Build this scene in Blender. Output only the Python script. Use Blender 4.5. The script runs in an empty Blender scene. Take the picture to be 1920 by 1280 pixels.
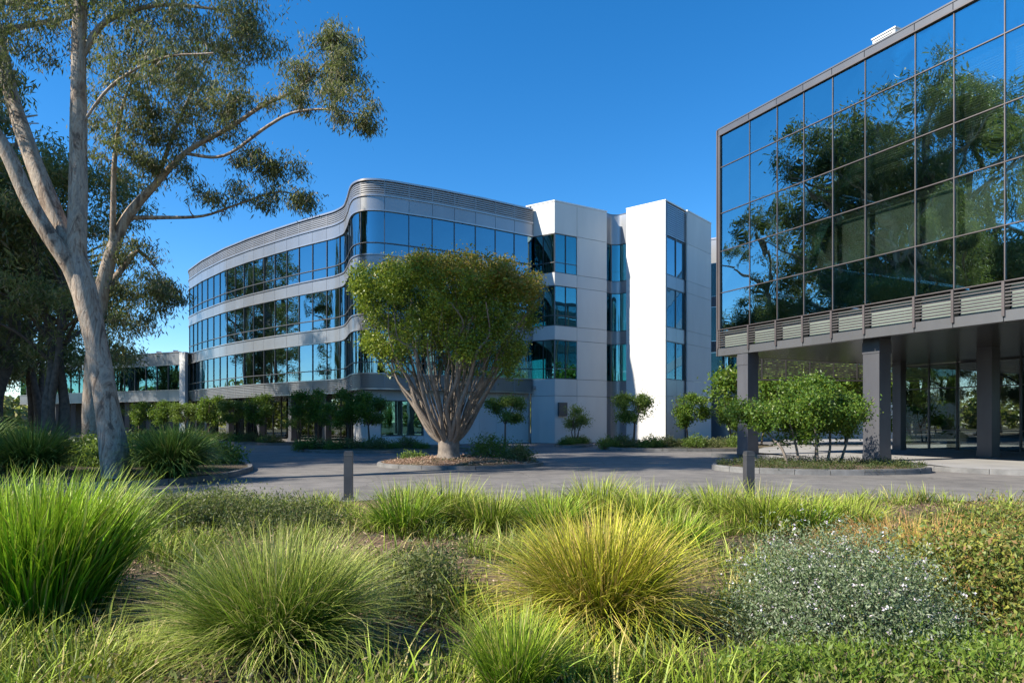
import bpy, math, random
import numpy as np
from mathutils import Vector, Matrix

# ------------------------------------------------------------------ camera, sky, sun, exposure
scene = bpy.context.scene
COL = scene.collection
EYE = 1.6
cam_data = bpy.data.cameras.new('camera')
cam_data.sensor_width = 36.0
cam_data.lens = 1250.0 / 1920.0 * 36.0
cam_data.shift_y = 150.0 / 1920.0
cam_data.clip_start = 0.05
cam_data.clip_end = 4000.0
cam = bpy.data.objects.new('camera', cam_data)
cam.location = (0, 0, EYE)
cam.rotation_euler = (math.radians(90), 0, 0)
COL.objects.link(cam)
scene.camera = cam

SUN = Vector((-1.0, -0.40, 0.86)).normalized()
sun_el = math.asin(SUN.z)
sun_az = math.atan2(SUN.x, SUN.y)
world = bpy.data.worlds.new('World')
scene.world = world
world.use_nodes = True
wn = world.node_tree
for n in list(wn.nodes):
    wn.nodes.remove(n)
w_out = wn.nodes.new('ShaderNodeOutputWorld')
w_bg = wn.nodes.new('ShaderNodeBackground')
w_sky = wn.nodes.new('ShaderNodeTexSky')
w_sky.sky_type = 'NISHITA'
w_sky.sun_disc = False
w_sky.sun_elevation = sun_el
w_sky.sun_rotation = sun_az % (2 * math.pi)
w_sky.altitude = 800
w_sky.air_density = 1.0
w_sky.dust_density = 0.0
w_sky.ozone_density = 4.0
w_hs = wn.nodes.new('ShaderNodeHueSaturation')
w_hs.inputs['Saturation'].default_value = 1.31
w_hs.inputs['Value'].default_value = 1.0
w_bg.inputs['Strength'].default_value = 0.122
wn.links.new(w_sky.outputs[0], w_hs.inputs['Color'])
wn.links.new(w_hs.outputs[0], w_bg.inputs['Color'])
wn.links.new(w_bg.outputs[0], w_out.inputs['Surface'])

sun_data = bpy.data.lights.new('sun', 'SUN')
sun_data.energy = 5.0
sun_data.angle = math.radians(0.6)
sun_data.color = (1.0, 0.93, 0.80)
sun_ob = bpy.data.objects.new('sun', sun_data)
sun_ob.rotation_euler = SUN.to_track_quat('Z', 'Y').to_euler()
sun_ob.location = SUN * 100
COL.objects.link(sun_ob)

scene.view_settings.view_transform = 'Standard'
scene.view_settings.look = 'None'
scene.view_settings.gamma = 1.0
scene.view_settings.exposure = 0.88
scene.view_settings.use_curve_mapping = False
scene.render.engine = 'CYCLES'
scene.cycles.use_denoising = True
scene.cycles.max_bounces = 8
scene.cycles.diffuse_bounces = 3
scene.cycles.glossy_bounces = 4
scene.cycles.transparent_max_bounces = 12
scene.cycles.transmission_bounces = 4
scene.cycles.caustics_reflective = False
scene.cycles.caustics_refractive = False

# ------------------------------------------------------------------ helpers
def px(x, y, d):
    """world point at pixel (x, y) of the 1920x1280 photograph and distance d"""
    return np.array([(x - 960.0) / 1250.0 * d, d, EYE + (790.0 - y) / 1250.0 * d])

def tag(o, label=None, cat=None, group=None, kind=None):
    if label: o['label'] = label
    if cat: o['category'] = cat
    if group: o['group'] = group
    if kind: o['kind'] = kind
    return o

def empty(name, loc=(0, 0, 0), rz=0.0, scale=1.0):
    o = bpy.data.objects.new(name, None)
    o.empty_display_size = 0.2
    o.location = loc
    o.rotation_euler = (0, 0, rz)
    o.scale = (scale, scale, scale)
    COL.objects.link(o)
    return o

def link_mesh(name, me, parent=None):
    o = bpy.data.objects.new(name, me)
    COL.objects.link(o)
    if parent is not None:
        o.parent = parent
    return o

def copy_tree(o, parent=None):
    c = o.copy()
    COL.objects.link(c)
    if parent is not None:
        c.parent = parent
    for ch in list(o.children):
        copy_tree(ch, c)
    return c

def fast_mesh(name, V, F, mats, smooth=False, attr=None, mat_index=None):
    """V (n,3), F (m,k) of constant k"""
    V = np.asarray(V, dtype=np.float32)
    F = np.asarray(F, dtype=np.int32)
    me = bpy.data.meshes.new(name)
    me.vertices.add(len(V))
    me.vertices.foreach_set('co', V.ravel())
    k = F.shape[1]
    me.loops.add(F.size)
    me.loops.foreach_set('vertex_index', F.ravel())
    me.polygons.add(len(F))
    me.polygons.foreach_set('loop_start', np.arange(0, F.size, k, dtype=np.int32))
    me.polygons.foreach_set('loop_total', np.full(len(F), k, dtype=np.int32))
    if smooth:
        me.polygons.foreach_set('use_smooth', np.ones(len(F), dtype=bool))
    if mat_index is not None:
        me.polygons.foreach_set('material_index', np.asarray(mat_index, dtype=np.int32))
    if attr is not None:
        for nm, arr in attr.items():
            a = me.attributes.new(nm, 'FLOAT', 'POINT')
            a.data.foreach_set('value', np.asarray(arr, dtype=np.float32))
    for m in (mats if isinstance(mats, (list, tuple)) else [mats]):
        me.materials.append(m)
    me.update(calc_edges=True)
    return me

class MB:
    """collects boxes, strips and tubes into one mesh"""
    def __init__(self):
        self.v = []; self.f = []; self.sm = []
    def add(self, V, F, smooth=False):
        b = len(self.v)
        self.v.extend([tuple(p) for p in V])
        for f in F:
            self.f.append(tuple(i + b for i in f)); self.sm.append(smooth)
    def box(self, c, s, rz=0.0):
        cx, cy, cz = c; sx, sy, sz = (a / 2 for a in s)
        co, si = math.cos(rz), math.sin(rz)
        V = []
        for z in (-sz, sz):
            for x, y in ((-sx, -sy), (sx, -sy), (sx, sy), (-sx, sy)):
                V.append((cx + x * co - y * si, cy + x * si + y * co, cz + z))
        self.add(V, [(3, 2, 1, 0), (4, 5, 6, 7), (0, 1, 5, 4), (1, 2, 6, 5), (2, 3, 7, 6), (3, 0, 4, 7)])
    def prism(self, poly, z0, z1):
        n = len(poly)
        V = [(p[0], p[1], z0) for p in poly] + [(p[0], p[1], z1) for p in poly]
        F = [tuple(range(n - 1, -1, -1)), tuple(range(n, 2 * n))]
        for i in range(n):
            j = (i + 1) % n
            F.append((i, j, n + j, n + i))
        self.add(V, F)
    def strip(self, outer, inner, z0, z1):
        """curved box: outer and inner polylines (n,2)"""
        n = len(outer)
        sm = n > 2
        V = [(p[0], p[1], z0) for p in outer] + [(p[0], p[1], z1) for p in outer]
        self.add(V, [(i, i + 1, n + i + 1, n + i) for i in range(n - 1)], sm)
        V = [(p[0], p[1], z0) for p in inner] + [(p[0], p[1], z1) for p in inner]
        self.add(V, [(i + 1, i, n + i, n + i + 1) for i in range(n - 1)], sm)
        for z, up in ((z0, 0), (z1, 1)):
            V = [(p[0], p[1], z) for p in outer] + [(p[0], p[1], z) for p in inner]
            F = [((i, i + 1, n + i + 1, n + i) if up else (i + 1, i, n + i, n + i + 1)) for i in range(n - 1)]
            self.add(V, F)
        for i in (0, n - 1):
            V = [(outer[i][0], outer[i][1], z0), (inner[i][0], inner[i][1], z0),
                 (inner[i][0], inner[i][1], z1), (outer[i][0], outer[i][1], z1)]
            self.add(V, [(0, 1, 2, 3) if i else (3, 2, 1, 0)])
    def build(self, name, mat, parent=None, kind=None):
        me = bpy.data.meshes.new(name)
        me.from_pydata(self.v, [], self.f)
        me.polygons.foreach_set('use_smooth', self.sm)
        me.materials.append(mat)
        me.update()
        o = link_mesh(name, me, parent)
        if kind: o['kind'] = kind
        return o

# ------------------------------------------------------------------ materials
def new_mat(name):
    m = bpy.data.materials.new(name)
    m.use_nodes = True
    nt = m.node_tree
    b = nt.nodes['Principled BSDF']
    return m, nt, b, nt.nodes['Material Output']

def ramp(nt, stops, fac=None):
    r = nt.nodes.new('ShaderNodeValToRGB')
    e = r.color_ramp.elements
    while len(e) < len(stops): e.new(0.5)
    for i, (p, c) in enumerate(stops):
        e[i].position = p
        e[i].color = (*c, 1.0) if len(c) == 3 else c
    if fac is not None: nt.links.new(fac, r.inputs['Fac'])
    return r

def noise(nt, scale, detail=4, rough=0.55, coord='Object', stretch=None, dist=0.0):
    tc = nt.nodes.new('ShaderNodeTexCoord')
    out = tc.outputs[coord]
    if stretch:
        mp = nt.nodes.new('ShaderNodeMapping')
        mp.inputs['Scale'].default_value = stretch
        nt.links.new(out, mp.inputs['Vector']); out = mp.outputs[0]
    n = nt.nodes.new('ShaderNodeTexNoise')
    n.inputs['Scale'].default_value = scale
    n.inputs['Detail'].default_value = detail
    n.inputs['Roughness'].default_value = rough
    n.inputs['Distortion'].default_value = dist
    nt.links.new(out, n.inputs['Vector'])
    return n

def mixc(nt, a, b, fac, mode='MIX'):
    m = nt.nodes.new('ShaderNodeMix'); m.data_type = 'RGBA'; m.blend_type = mode
    for sock, val in ((m.inputs[6], a), (m.inputs[7], b), (m.inputs[0], fac)):
        if hasattr(val, 'is_output'): nt.links.new(val, sock)
        elif isinstance(val, (int, float)): sock.default_value = val
        else: sock.default_value = (*val, 1.0)
    return m.outputs[2]

def bump(nt, b, height, strength, dist=0.02):
    bp = nt.nodes.new('ShaderNodeBump')
    bp.inputs['Strength'].default_value = strength
    bp.inputs['Distance'].default_value = dist
    nt.links.new(height, bp.inputs['Height'])
    nt.links.new(bp.outputs[0], b.inputs['Normal'])

def surf(name, col, rough=0.6, metal=0.0, var=0.12, vscale=0.7, spec=0.5, streak=False, b_str=0.0, b_scale=30):
    m, nt, b, out = new_mat(name)
    n = noise(nt, vscale, 5, 0.6, 'Object', (1, 1, 0.25) if streak else None)
    lo = tuple(c * (1 - var) for c in col); hi = tuple(min(1, c * (1 + var)) for c in col)
    r = ramp(nt, [(0.3, lo), (0.7, hi)], n.outputs['Fac'])
    # piece to piece tone
    oi = nt.nodes.new('ShaderNodeObjectInfo')
    mr = nt.nodes.new('ShaderNodeMapRange')
    mr.inputs['To Min'].default_value = 1 - var * 0.5
    mr.inputs['To Max'].default_value = 1 + var * 0.35
    nt.links.new(oi.outputs['Random'], mr.inputs['Value'])
    mm = nt.nodes.new('ShaderNodeVectorMath'); mm.operation = 'SCALE'
    nt.links.new(r.outputs[0], mm.inputs[0]); nt.links.new(mr.outputs[0], mm.inputs['Scale'])
    nt.links.new(mm.outputs[0], b.inputs['Base Color'])
    b.inputs['Roughness'].default_value = rough
    b.inputs['Metallic'].default_value = metal
    b.inputs['Specular IOR Level'].default_value = spec
    if b_str:
        n2 = noise(nt, b_scale, 6, 0.65)
        bump(nt, b, n2.outputs['Fac'], b_str)
    return m

def leaf_mat(name, cols, trans=0.35, rough=0.5, spec=0.35, big=None, bigscale=0.6):
    """cols: list of base colours, one picked per leaf; big: colour mixed in by a broad noise (patches of other foliage)"""
    m, nt, b, out = new_mat(name)
    g = nt.nodes.new('ShaderNodeNewGeometry')
    k = len(cols)
    r = ramp(nt, [(i / max(1, k - 1), c) for i, c in enumerate(cols)], g.outputs['Random Per Island'])
    c = r.outputs[0]
    if big is not None:
        n = noise(nt, bigscale, 3, 0.6)
        rr = ramp(nt, [(0.45, (0, 0, 0)), (0.62, (1, 1, 1))], n.outputs['Fac'])
        c = mixc(nt, c, big, rr.outputs[0])
    nt.links.new(c, b.inputs['Base Color'])
    b.inputs['Roughness'].default_value = rough
    b.inputs['Specular IOR Level'].default_value = spec
    t = nt.nodes.new('ShaderNodeBsdfTranslucent')
    tc = mixc(nt, c, (0.35, 0.5, 0.05), 0.35)
    nt.links.new(tc, t.inputs['Color'])
    mx = nt.nodes.new('ShaderNodeMixShader'); mx.inputs[0].default_value = trans
    nt.links.new(b.outputs[0], mx.inputs[1]); nt.links.new(t.outputs[0], mx.inputs[2])
    nt.links.new(mx.outputs[0], out.inputs['Surface'])
    return m

def blade_mat(name, root, mid, tip, alt, trans=0.16, rough=0.5, altp=0.8):
    """grass blade: colour runs root to tip, some blades dry (alt)"""
    m, nt, b, out = new_mat(name)
    a = nt.nodes.new('ShaderNodeAttribute'); a.attribute_name = 't'
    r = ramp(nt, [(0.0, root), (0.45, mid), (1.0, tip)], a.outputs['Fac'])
    g = nt.nodes.new('ShaderNodeNewGeometry')
    r2 = ramp(nt, [(altp - 0.02, (0, 0, 0)), (altp + 0.02, (0.8, 0.8, 0.8))], g.outputs['Random Per Island'])
    c = mixc(nt, r.outputs[0], alt, r2.outputs[0])
    v = nt.nodes.new('ShaderNodeMath'); v.operation = 'MULTIPLY'; v.inputs[1].default_value = 7.31
    nt.links.new(g.outputs['Random Per Island'], v.inputs[0])
    fr = nt.nodes.new('ShaderNodeMath'); fr.operation = 'FRACT'; nt.links.new(v.outputs[0], fr.inputs[0])
    mr = nt.nodes.new('ShaderNodeMapRange'); mr.inputs['To Min'].default_value = 0.45; mr.inputs['To Max'].default_value = 1.6
    nt.links.new(fr.outputs[0], mr.inputs['Value'])
    sc = nt.nodes.new('ShaderNodeVectorMath'); sc.operation = 'SCALE'
    nt.links.new(c, sc.inputs[0]); nt.links.new(mr.outputs[0], sc.inputs['Scale'])
    nt.links.new(sc.outputs[0], b.inputs['Base Color'])
    b.inputs['Roughness'].default_value = rough
    b.inputs['Specular IOR Level'].default_value = 0.28
    t = nt.nodes.new('ShaderNodeBsdfTranslucent')
    nt.links.new(sc.outputs[0], t.inputs['Color'])
    mx = nt.nodes.new('ShaderNodeMixShader'); mx.inputs[0].default_value = trans
    nt.links.new(b.outputs[0], mx.inputs[1]); nt.links.new(t.outputs[0], mx.inputs[2])
    nt.links.new(mx.outputs[0], out.inputs['Surface'])
    return m

def glass_mat(name, refl=0.45, gcol=(0.78, 0.9, 1.0), tcol=(0.30, 0.45, 0.45), wav=0.0, rough=0.0):
    """coated tinted glazing: part mirror, part tinted see-through"""
    m, nt, b, out = new_mat(name)
    nt.nodes.remove(b)
    gl = nt.nodes.new('ShaderNodeBsdfGlossy'); gl.inputs['Color'].default_value = (*gcol, 1); gl.inputs['Roughness'].default_value = rough
    tr = nt.nodes.new('ShaderNodeBsdfTransparent'); tr.inputs['Color'].default_value = (*tcol, 1)
    lw = nt.nodes.new('ShaderNodeLayerWeight'); lw.inputs['Blend'].default_value = 0.35
    mr = nt.nodes.new('ShaderNodeMapRange')
    mr.inputs['To Min'].default_value = refl; mr.inputs['To Max'].default_value = 1.0
    nt.links.new(lw.outputs['Fresnel'], mr.inputs['Value'])
    mx = nt.nodes.new('ShaderNodeMixShader')
    nt.links.new(mr.outputs[0], mx.inputs[0]); nt.links.new(tr.outputs[0], mx.inputs[1]); nt.links.new(gl.outputs[0], mx.inputs[2])
    nt.links.new(mx.outputs[0], out.inputs['Surface'])
    if wav:
        n = noise(nt, 0.8, 1, 0.4, 'Object')
        bp = nt.nodes.new('ShaderNodeBump'); bp.inputs['Strength'].default_value = wav; bp.inputs['Distance'].default_value = 0.05
        nt.links.new(n.outputs['Fac'], bp.inputs['Height'])
        nt.links.new(bp.outputs[0], gl.inputs['Normal'])
    return m

def asphalt_mat():
    m, nt, b, out = new_mat('asphalt')
    n1 = noise(nt, 0.25, 5, 0.6, 'Object', (0.5, 1, 1), 1.0)
    n2 = noise(nt, 60, 3, 0.7)
    n3 = noise(nt, 1.6, 6, 0.65)
    c1 = ramp(nt, [(0.3, (0.145, 0.134, 0.126)), (0.7, (0.215, 0.200, 0.188))], n1.outputs['Fac'])
    c2 = ramp(nt, [(0.35, (0.75, 0.75, 0.75)), (0.65, (1.25, 1.25, 1.25))], n2.outputs['Fac'])
    c3 = ramp(nt, [(0.35, (0.74, 0.74, 0.75)), (0.62, (1.1, 1.09, 1.07))], n3.outputs['Fac'])
    c = mixc(nt, mixc(nt, c1.outputs[0], c2.outputs[0], 1.0, 'MULTIPLY'), c3.outputs[0], 1.0, 'MULTIPLY')
    # thin cracks
    tc = nt.nodes.new('ShaderNodeTexCoord')
    vd = noise(nt, 1.3, 4, 0.6)
    mxv = nt.nodes.new('ShaderNodeVectorMath'); mxv.operation = 'MULTIPLY_ADD'
    nt.links.new(vd.outputs['Color'], mxv.inputs[0]); mxv.inputs[1].default_value = (0.8, 0.8, 0.8)
    nt.links.new(tc.outputs['Object'], mxv.inputs[2])
    vo = nt.nodes.new('ShaderNodeTexVoronoi'); vo.feature = 'DISTANCE_TO_EDGE'; vo.inputs['Scale'].default_value = 0.28
    nt.links.new(mxv.outputs[0], vo.inputs['Vector'])
    cr = ramp(nt, [(0.0, (0.35, 0.35, 0.35)), (0.006, (1, 1, 1))], vo.outputs['Distance'])
    c = mixc(nt, c, cr.outputs[0], 0.7, 'MULTIPLY')
    nt.links.new(c, b.inputs['Base Color'])
    b.inputs['Roughness'].default_value = 0.85
    b.inputs['Specular IOR Level'].default_value = 0.35
    bump(nt, b, n2.outputs['Fac'], 0.35, 0.01)
    return m

def mulch_mat(name, a, bcol, ccol):
    m, nt, b, out = new_mat(name)
    n1 = noise(nt, 9, 6, 0.75, 'Object', (1, 2.2, 1), 1.5)
    n2 = noise(nt, 0.9, 4, 0.6)
    n3 = noise(nt, 45, 4, 0.7)
    c = ramp(nt, [(0.3, a), (0.5, bcol), (0.72, ccol)], n1.outputs['Fac'])
    g = ramp(nt, [(0.42, (0, 0, 0)), (0.62, (1, 1, 1))], n2.outputs['Fac'])
    cc = mixc(nt, c.outputs[0], (0.07, 0.075, 0.03), g.outputs[0])
    k = ramp(nt, [(0.3, (0.6, 0.6, 0.6)), (0.7, (1.3, 1.3, 1.3))], n3.outputs['Fac'])
    cc = mixc(nt, cc, k.outputs[0], 1.0, 'MULTIPLY')
    nt.links.new(cc, b.inputs['Base Color'])
    b.inputs['Roughness'].default_value = 0.95
    bump(nt, b, n3.outputs['Fac'], 0.9, 0.04)
    return m

def gum_bark():
    m, nt, b, out = new_mat('gum_bark')
    n1 = noise(nt, 2.6, 7, 0.7, 'Object', (1, 1, 0.3), 1.6)
    n2 = noise(nt, 14, 5, 0.7, 'Object', (1, 1, 0.35))
    n3 = noise(nt, 5.0, 5, 0.75, 'Object', (1, 1, 0.3), 2.0)
    c = ramp(nt, [(0.38, (0.13, 0.095, 0.07)), (0.45, (0.34, 0.24, 0.17)), (0.53, (0.48, 0.39, 0.30)), (0.62, (0.28, 0.235, 0.195))], n1.outputs['Fac'])
    d = ramp(nt, [(0.36, (0.35, 0.27, 0.22)), (0.46, (1, 1, 1))], n3.outputs['Fac'])
    e = ramp(nt, [(0.3, (0.8, 0.8, 0.8)), (0.7, (1.1, 1.1, 1.1))], n2.outputs['Fac'])
    cc = mixc(nt, mixc(nt, c.outputs[0], d.outputs[0], 0.75, 'MULTIPLY'), e.outputs[0], 1.0, 'MULTIPLY')
    nt.links.new(cc, b.inputs['Base Color'])
    b.inputs['Roughness'].default_value = 0.75
    bump(nt, b, n3.outputs['Fac'], 0.9, 0.05)
    return m

M = {}
M['white'] = surf('white_render', (0.62, 0.612, 0.59), 0.6, var=0.09, vscale=0.35, streak=True, b_str=0.06, b_scale=60)
M['white_joint'] = surf('panel_joint', (0.20, 0.19, 0.19), 0.8)
M['metal'] = surf('grey_metal_panel', (0.30, 0.31, 0.33), 0.32, 0.55, var=0.10, vscale=0.4, streak=True)
M['metal_dark'] = surf('dark_metal', (0.15, 0.145, 0.145), 0.4, 0.5, var=0.15)
M['rail'] = surf('rail_metal', (0.42, 0.40, 0.40), 0.3, 0.7, var=0.1)
M['slat'] = surf('louvre_metal', (0.30, 0.30, 0.31), 0.4, 0.5, var=0.1)
M['frame'] = surf('window_frame_metal', (0.12, 0.12, 0.125), 0.4, 0.5, var=0.1)
M['frame_r'] = surf('curtain_wall_frame', (0.13, 0.11, 0.108), 0.45, 0.4, var=0.15)
M['core'] = surf('inner_core', (0.16, 0.17, 0.17), 0.8, var=0.25, vscale=0.5)
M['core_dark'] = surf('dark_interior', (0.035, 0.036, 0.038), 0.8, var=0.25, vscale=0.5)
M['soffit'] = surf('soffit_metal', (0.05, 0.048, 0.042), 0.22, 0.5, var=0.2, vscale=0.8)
M['column'] = surf('column_metal', (0.15, 0.15, 0.165), 0.38, 0.5, var=0.15, vscale=1.2, streak=True)
M['blind'] = surf('pale_blind', (0.80, 0.84, 0.70), 0.8, var=0.05)
M['blind_grey'] = surf('grey_blind', (0.34, 0.36, 0.37), 0.8, var=0.08)
M['slat_blind'] = surf('olive_blind', (0.55, 0.54, 0.38), 0.6, var=0.08)
M['coping'] = surf('white_coping', (0.75, 0.75, 0.74), 0.5, var=0.05)
M['glass'] = glass_mat('blue_glass', 0.50, (0.38, 0.58, 0.66), (0.30, 0.44, 0.46), wav=0.12)
M['glass_teal'] = glass_mat('teal_glass', 0.30, (0.32, 0.72, 0.78), (0.14, 0.50, 0.50), wav=0.08)
M['glass_right'] = glass_mat('green_tinted_glass', 0.52, (0.60, 0.82, 0.84), (0.84, 0.90, 0.86), wav=0.14)
M['glass_lobby'] = glass_mat('lobby_glass', 0.22, (0.8, 0.9, 0.9), (0.5, 0.55, 0.52))
M['asphalt'] = asphalt_mat()
M['back_panel'] = surf('pale_green_back_panel', (0.22, 0.26, 0.235), 0.4, 0.1, var=0.1)
M['metal_r'] = surf('grey_fascia_metal', (0.17, 0.17, 0.175), 0.35, 0.5, var=0.12, vscale=0.6, streak=True)
M['slat_r'] = surf('brown_grey_slats', (0.17, 0.155, 0.15), 0.4, 0.4, var=0.1)
M['bollard'] = surf('bollard_metal', (0.075, 0.075, 0.08), 0.45, 0.3, var=0.2, vscale=3)
M['concrete'] = surf('kerb_concrete', (0.18, 0.175, 0.168), 0.85, var=0.3, vscale=2.5, b_str=0.3, b_scale=40)
M['paving'] = surf('plaza_concrete', (0.30, 0.29, 0.28), 0.75, var=0.15, vscale=0.8, b_str=0.15, b_scale=50)
M['mulch'] = mulch_mat('bark_mulch', (0.09, 0.045, 0.028), (0.20, 0.115, 0.07), (0.36, 0.24, 0.16))
M['soil'] = mulch_mat('garden_soil', (0.05, 0.035, 0.022), (0.12, 0.08, 0.05), (0.24, 0.17, 0.11))
M['ground'] = mulch_mat('dry_ground', (0.07, 0.06, 0.035), (0.14, 0.12, 0.07), (0.22, 0.19, 0.12))
M['gum_bark'] = gum_bark()
M['dark_bark'] = surf('dark_bark', (0.12, 0.09, 0.07), 0.9, var=0.4, vscale=6, b_str=0.8, b_scale=14)
M['tan_bark'] = surf('tan_bark', (0.19, 0.155, 0.125), 0.8, var=0.4, vscale=5, b_str=0.6, b_scale=18)
M['euc'] = leaf_mat('gum_leaves', [(0.08, 0.11, 0.04), (0.14, 0.16, 0.06), (0.25, 0.24, 0.08), (0.10, 0.13, 0.06), (0.30, 0.24, 0.15), (0.08, 0.10, 0.05), (0.20, 0.16, 0.12)], 0.3, 0.6, 0.3)
M['euc_dark'] = leaf_mat('dark_gum_leaves', [(0.14, 0.17, 0.06), (0.22, 0.23, 0.08), (0.32, 0.29, 0.10), (0.42, 0.30, 0.19)], 0.45, 0.5)
M['ficus'] = leaf_mat('vase_tree_leaves', [(0.06, 0.11, 0.016), (0.15, 0.22, 0.025), (0.28, 0.34, 0.03), (0.09, 0.15, 0.02), (0.42, 0.42, 0.05)], 0.35, 0.4)
M['ficus_top'] = leaf_mat('vase_tree_top_leaves', [(0.18, 0.20, 0.03), (0.30, 0.22, 0.03), (0.12, 0.16, 0.03), (0.42, 0.22, 0.05)], 0.35, 0.45)
M['small'] = leaf_mat('ornamental_leaves', [(0.07, 0.13, 0.025), (0.13, 0.20, 0.035), (0.20, 0.27, 0.05), (0.10, 0.16, 0.03)], 0.35, 0.45)
M['bigbush'] = leaf_mat('bright_green_leaves', [(0.05, 0.12, 0.02), (0.09, 0.18, 0.025), (0.17, 0.27, 0.03), (0.05, 0.10, 0.02), (0.24, 0.30, 0.04)], 0.38, 0.42)
M['hedge'] = leaf_mat('low_shrub_leaves', [(0.07, 0.11, 0.03), (0.13, 0.16, 0.05), (0.20, 0.19, 0.08), (0.08, 0.10, 0.03)], 0.3, 0.55)
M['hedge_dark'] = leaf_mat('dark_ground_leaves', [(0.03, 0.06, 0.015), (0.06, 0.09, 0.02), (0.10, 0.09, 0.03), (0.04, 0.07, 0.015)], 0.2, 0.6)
M['silver'] = leaf_mat('silver_leaves', [(0.22, 0.26, 0.14), (0.12, 0.18, 0.07), (0.36, 0.38, 0.26), (0.07, 0.12, 0.04), (0.16, 0.22, 0.09)], 0.2, 0.6)
M['petal'] = leaf_mat('white_petals', [(0.75, 0.72, 0.76), (0.7, 0.55, 0.62), (0.8, 0.8, 0.8)], 0.2, 0.6)
M['redbush'] = leaf_mat('bronze_leaves', [(0.20, 0.16, 0.05), (0.10, 0.17, 0.03), (0.34, 0.17, 0.07), (0.14, 0.22, 0.04), (0.38, 0.36, 0.06), (0.08, 0.15, 0.03)], 0.3, 0.5)
M['cover'] = leaf_mat('ground_cover_leaves', [(0.12, 0.16, 0.03), (0.20, 0.24, 0.05), (0.30, 0.28, 0.09), (0.38, 0.25, 0.16), (0.14, 0.18, 0.04), (0.30, 0.18, 0.12)], 0.3, 0.55)
M['lime'] = leaf_mat('lime_leaves', [(0.13, 0.22, 0.03), (0.20, 0.30, 0.04), (0.26, 0.32, 0.06), (0.10, 0.17, 0.03)], 0.4, 0.45)
M['chips'] = leaf_mat('dry_litter', [(0.40, 0.25, 0.17), (0.25, 0.14, 0.09), (0.56, 0.40, 0.29), (0.17, 0.10, 0.07)], 0.05, 0.8)
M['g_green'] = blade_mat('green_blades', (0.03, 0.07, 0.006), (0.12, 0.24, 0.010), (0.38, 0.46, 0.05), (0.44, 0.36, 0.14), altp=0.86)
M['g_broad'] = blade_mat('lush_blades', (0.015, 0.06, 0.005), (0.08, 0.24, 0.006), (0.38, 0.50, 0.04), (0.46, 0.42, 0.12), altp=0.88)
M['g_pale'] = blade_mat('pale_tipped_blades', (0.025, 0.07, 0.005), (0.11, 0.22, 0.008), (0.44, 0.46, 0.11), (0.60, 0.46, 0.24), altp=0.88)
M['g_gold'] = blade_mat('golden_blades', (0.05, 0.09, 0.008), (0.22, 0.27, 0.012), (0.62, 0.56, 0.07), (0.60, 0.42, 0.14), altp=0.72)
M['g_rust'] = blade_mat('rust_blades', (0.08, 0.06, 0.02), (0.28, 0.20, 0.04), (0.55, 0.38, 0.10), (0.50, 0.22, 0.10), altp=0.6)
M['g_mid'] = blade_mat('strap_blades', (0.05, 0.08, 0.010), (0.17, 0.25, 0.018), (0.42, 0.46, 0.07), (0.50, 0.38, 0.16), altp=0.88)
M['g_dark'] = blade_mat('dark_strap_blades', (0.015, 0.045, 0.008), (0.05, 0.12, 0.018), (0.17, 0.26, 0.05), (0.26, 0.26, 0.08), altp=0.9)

# ------------------------------------------------------------------ curves and facade pieces
class Curve:
    def __init__(self, pts, smooth=0, dense=0.1):
        P = np.array(pts, dtype=float)
        seg = np.linalg.norm(np.diff(P, axis=0), axis=1)
        s = np.concatenate([[0], np.cumsum(seg)])
        n = max(2, int(s[-1] / dense))
        u = np.linspace(0, s[-1], n)
        Q = np.stack([np.interp(u, s, P[:, k]) for k in (0, 1)], 1)
        for _ in range(smooth):
            R = Q.copy(); R[1:-1] = (Q[:-2] + 2 * Q[1:-1] + Q[2:]) / 4; Q = R
        self.P = Q
        seg = np.linalg.norm(np.diff(Q, axis=0), axis=1)
        self.s = np.concatenate([[0], np.cumsum(seg)])
        self.L = self.s[-1]
        t = np.gradient(Q, axis=0)
        t /= np.linalg.norm(t, axis=1)[:, None]
        self.T = t
    def at(self, s, off=0.0):
        """points at arc lengths s pushed outwards by off (outwards is to the right of travel)"""
        s = np.atleast_1d(s)
        p = np.stack([np.interp(s, self.s, self.P[:, k]) for k in (0, 1)], 1)
        t = np.stack([np.interp(s, self.s, self.T[:, k]) for k in (0, 1)], 1)
        t /= np.linalg.norm(t, axis=1)[:, None]
        n = np.stack([t[:, 1], -t[:, 0]], 1)
        over = s - np.clip(s, 0, self.L)
        p = p + t * over[:, None]
        return p + n * off
    def s_at_x(self, xpix):
        k = (xpix - 960.0) / 1250.0
        r = self.P[:, 0] / self.P[:, 1]
        i = int(np.argmin(np.abs(r - k)))
        return self.s[i]

def cstrip(mb, cv, s0, s1, z0, z1, o_in, o_out, step=0.3):
    straight = getattr(cv, 'straight', False)
    n = 2 if straight else max(2, int(math.ceil((s1 - s0) / step)) + 1)
    ss = np.linspace(s0, s1, n)
    mb.strip(cv.at(ss, o_out), cv.at(ss, o_in), z0, z1)

def line(p0, p1):
    c = Curve([p0, p1], 0, 0.5)
    c.straight = True
    return c

def louvre(root, cv, s0, s1, z0, z1, mat, pitch=0.125, depth=0.09, off=0.0, name='louvre_panel', th=1.0):
    mb = MB()
    n = int((z1 - z0 - 0.06) / pitch)
    for i in range(n):
        z = z0 + 0.05 + (i + 0.5) * (z1 - z0 - 0.08) / n
        cstrip(mb, cv, s0 + 0.03, s1 - 0.03, z - 0.33 * pitch * th, z + 0.33 * pitch * th, off - depth, off, 0.5)
    for s in (s0 + 0.005, s1 - 0.04):
        cstrip(mb, cv, s, s + 0.035, z0, z1, off - depth, off + 0.012, 0.5)
    return mb.build(name, mat, root)

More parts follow.
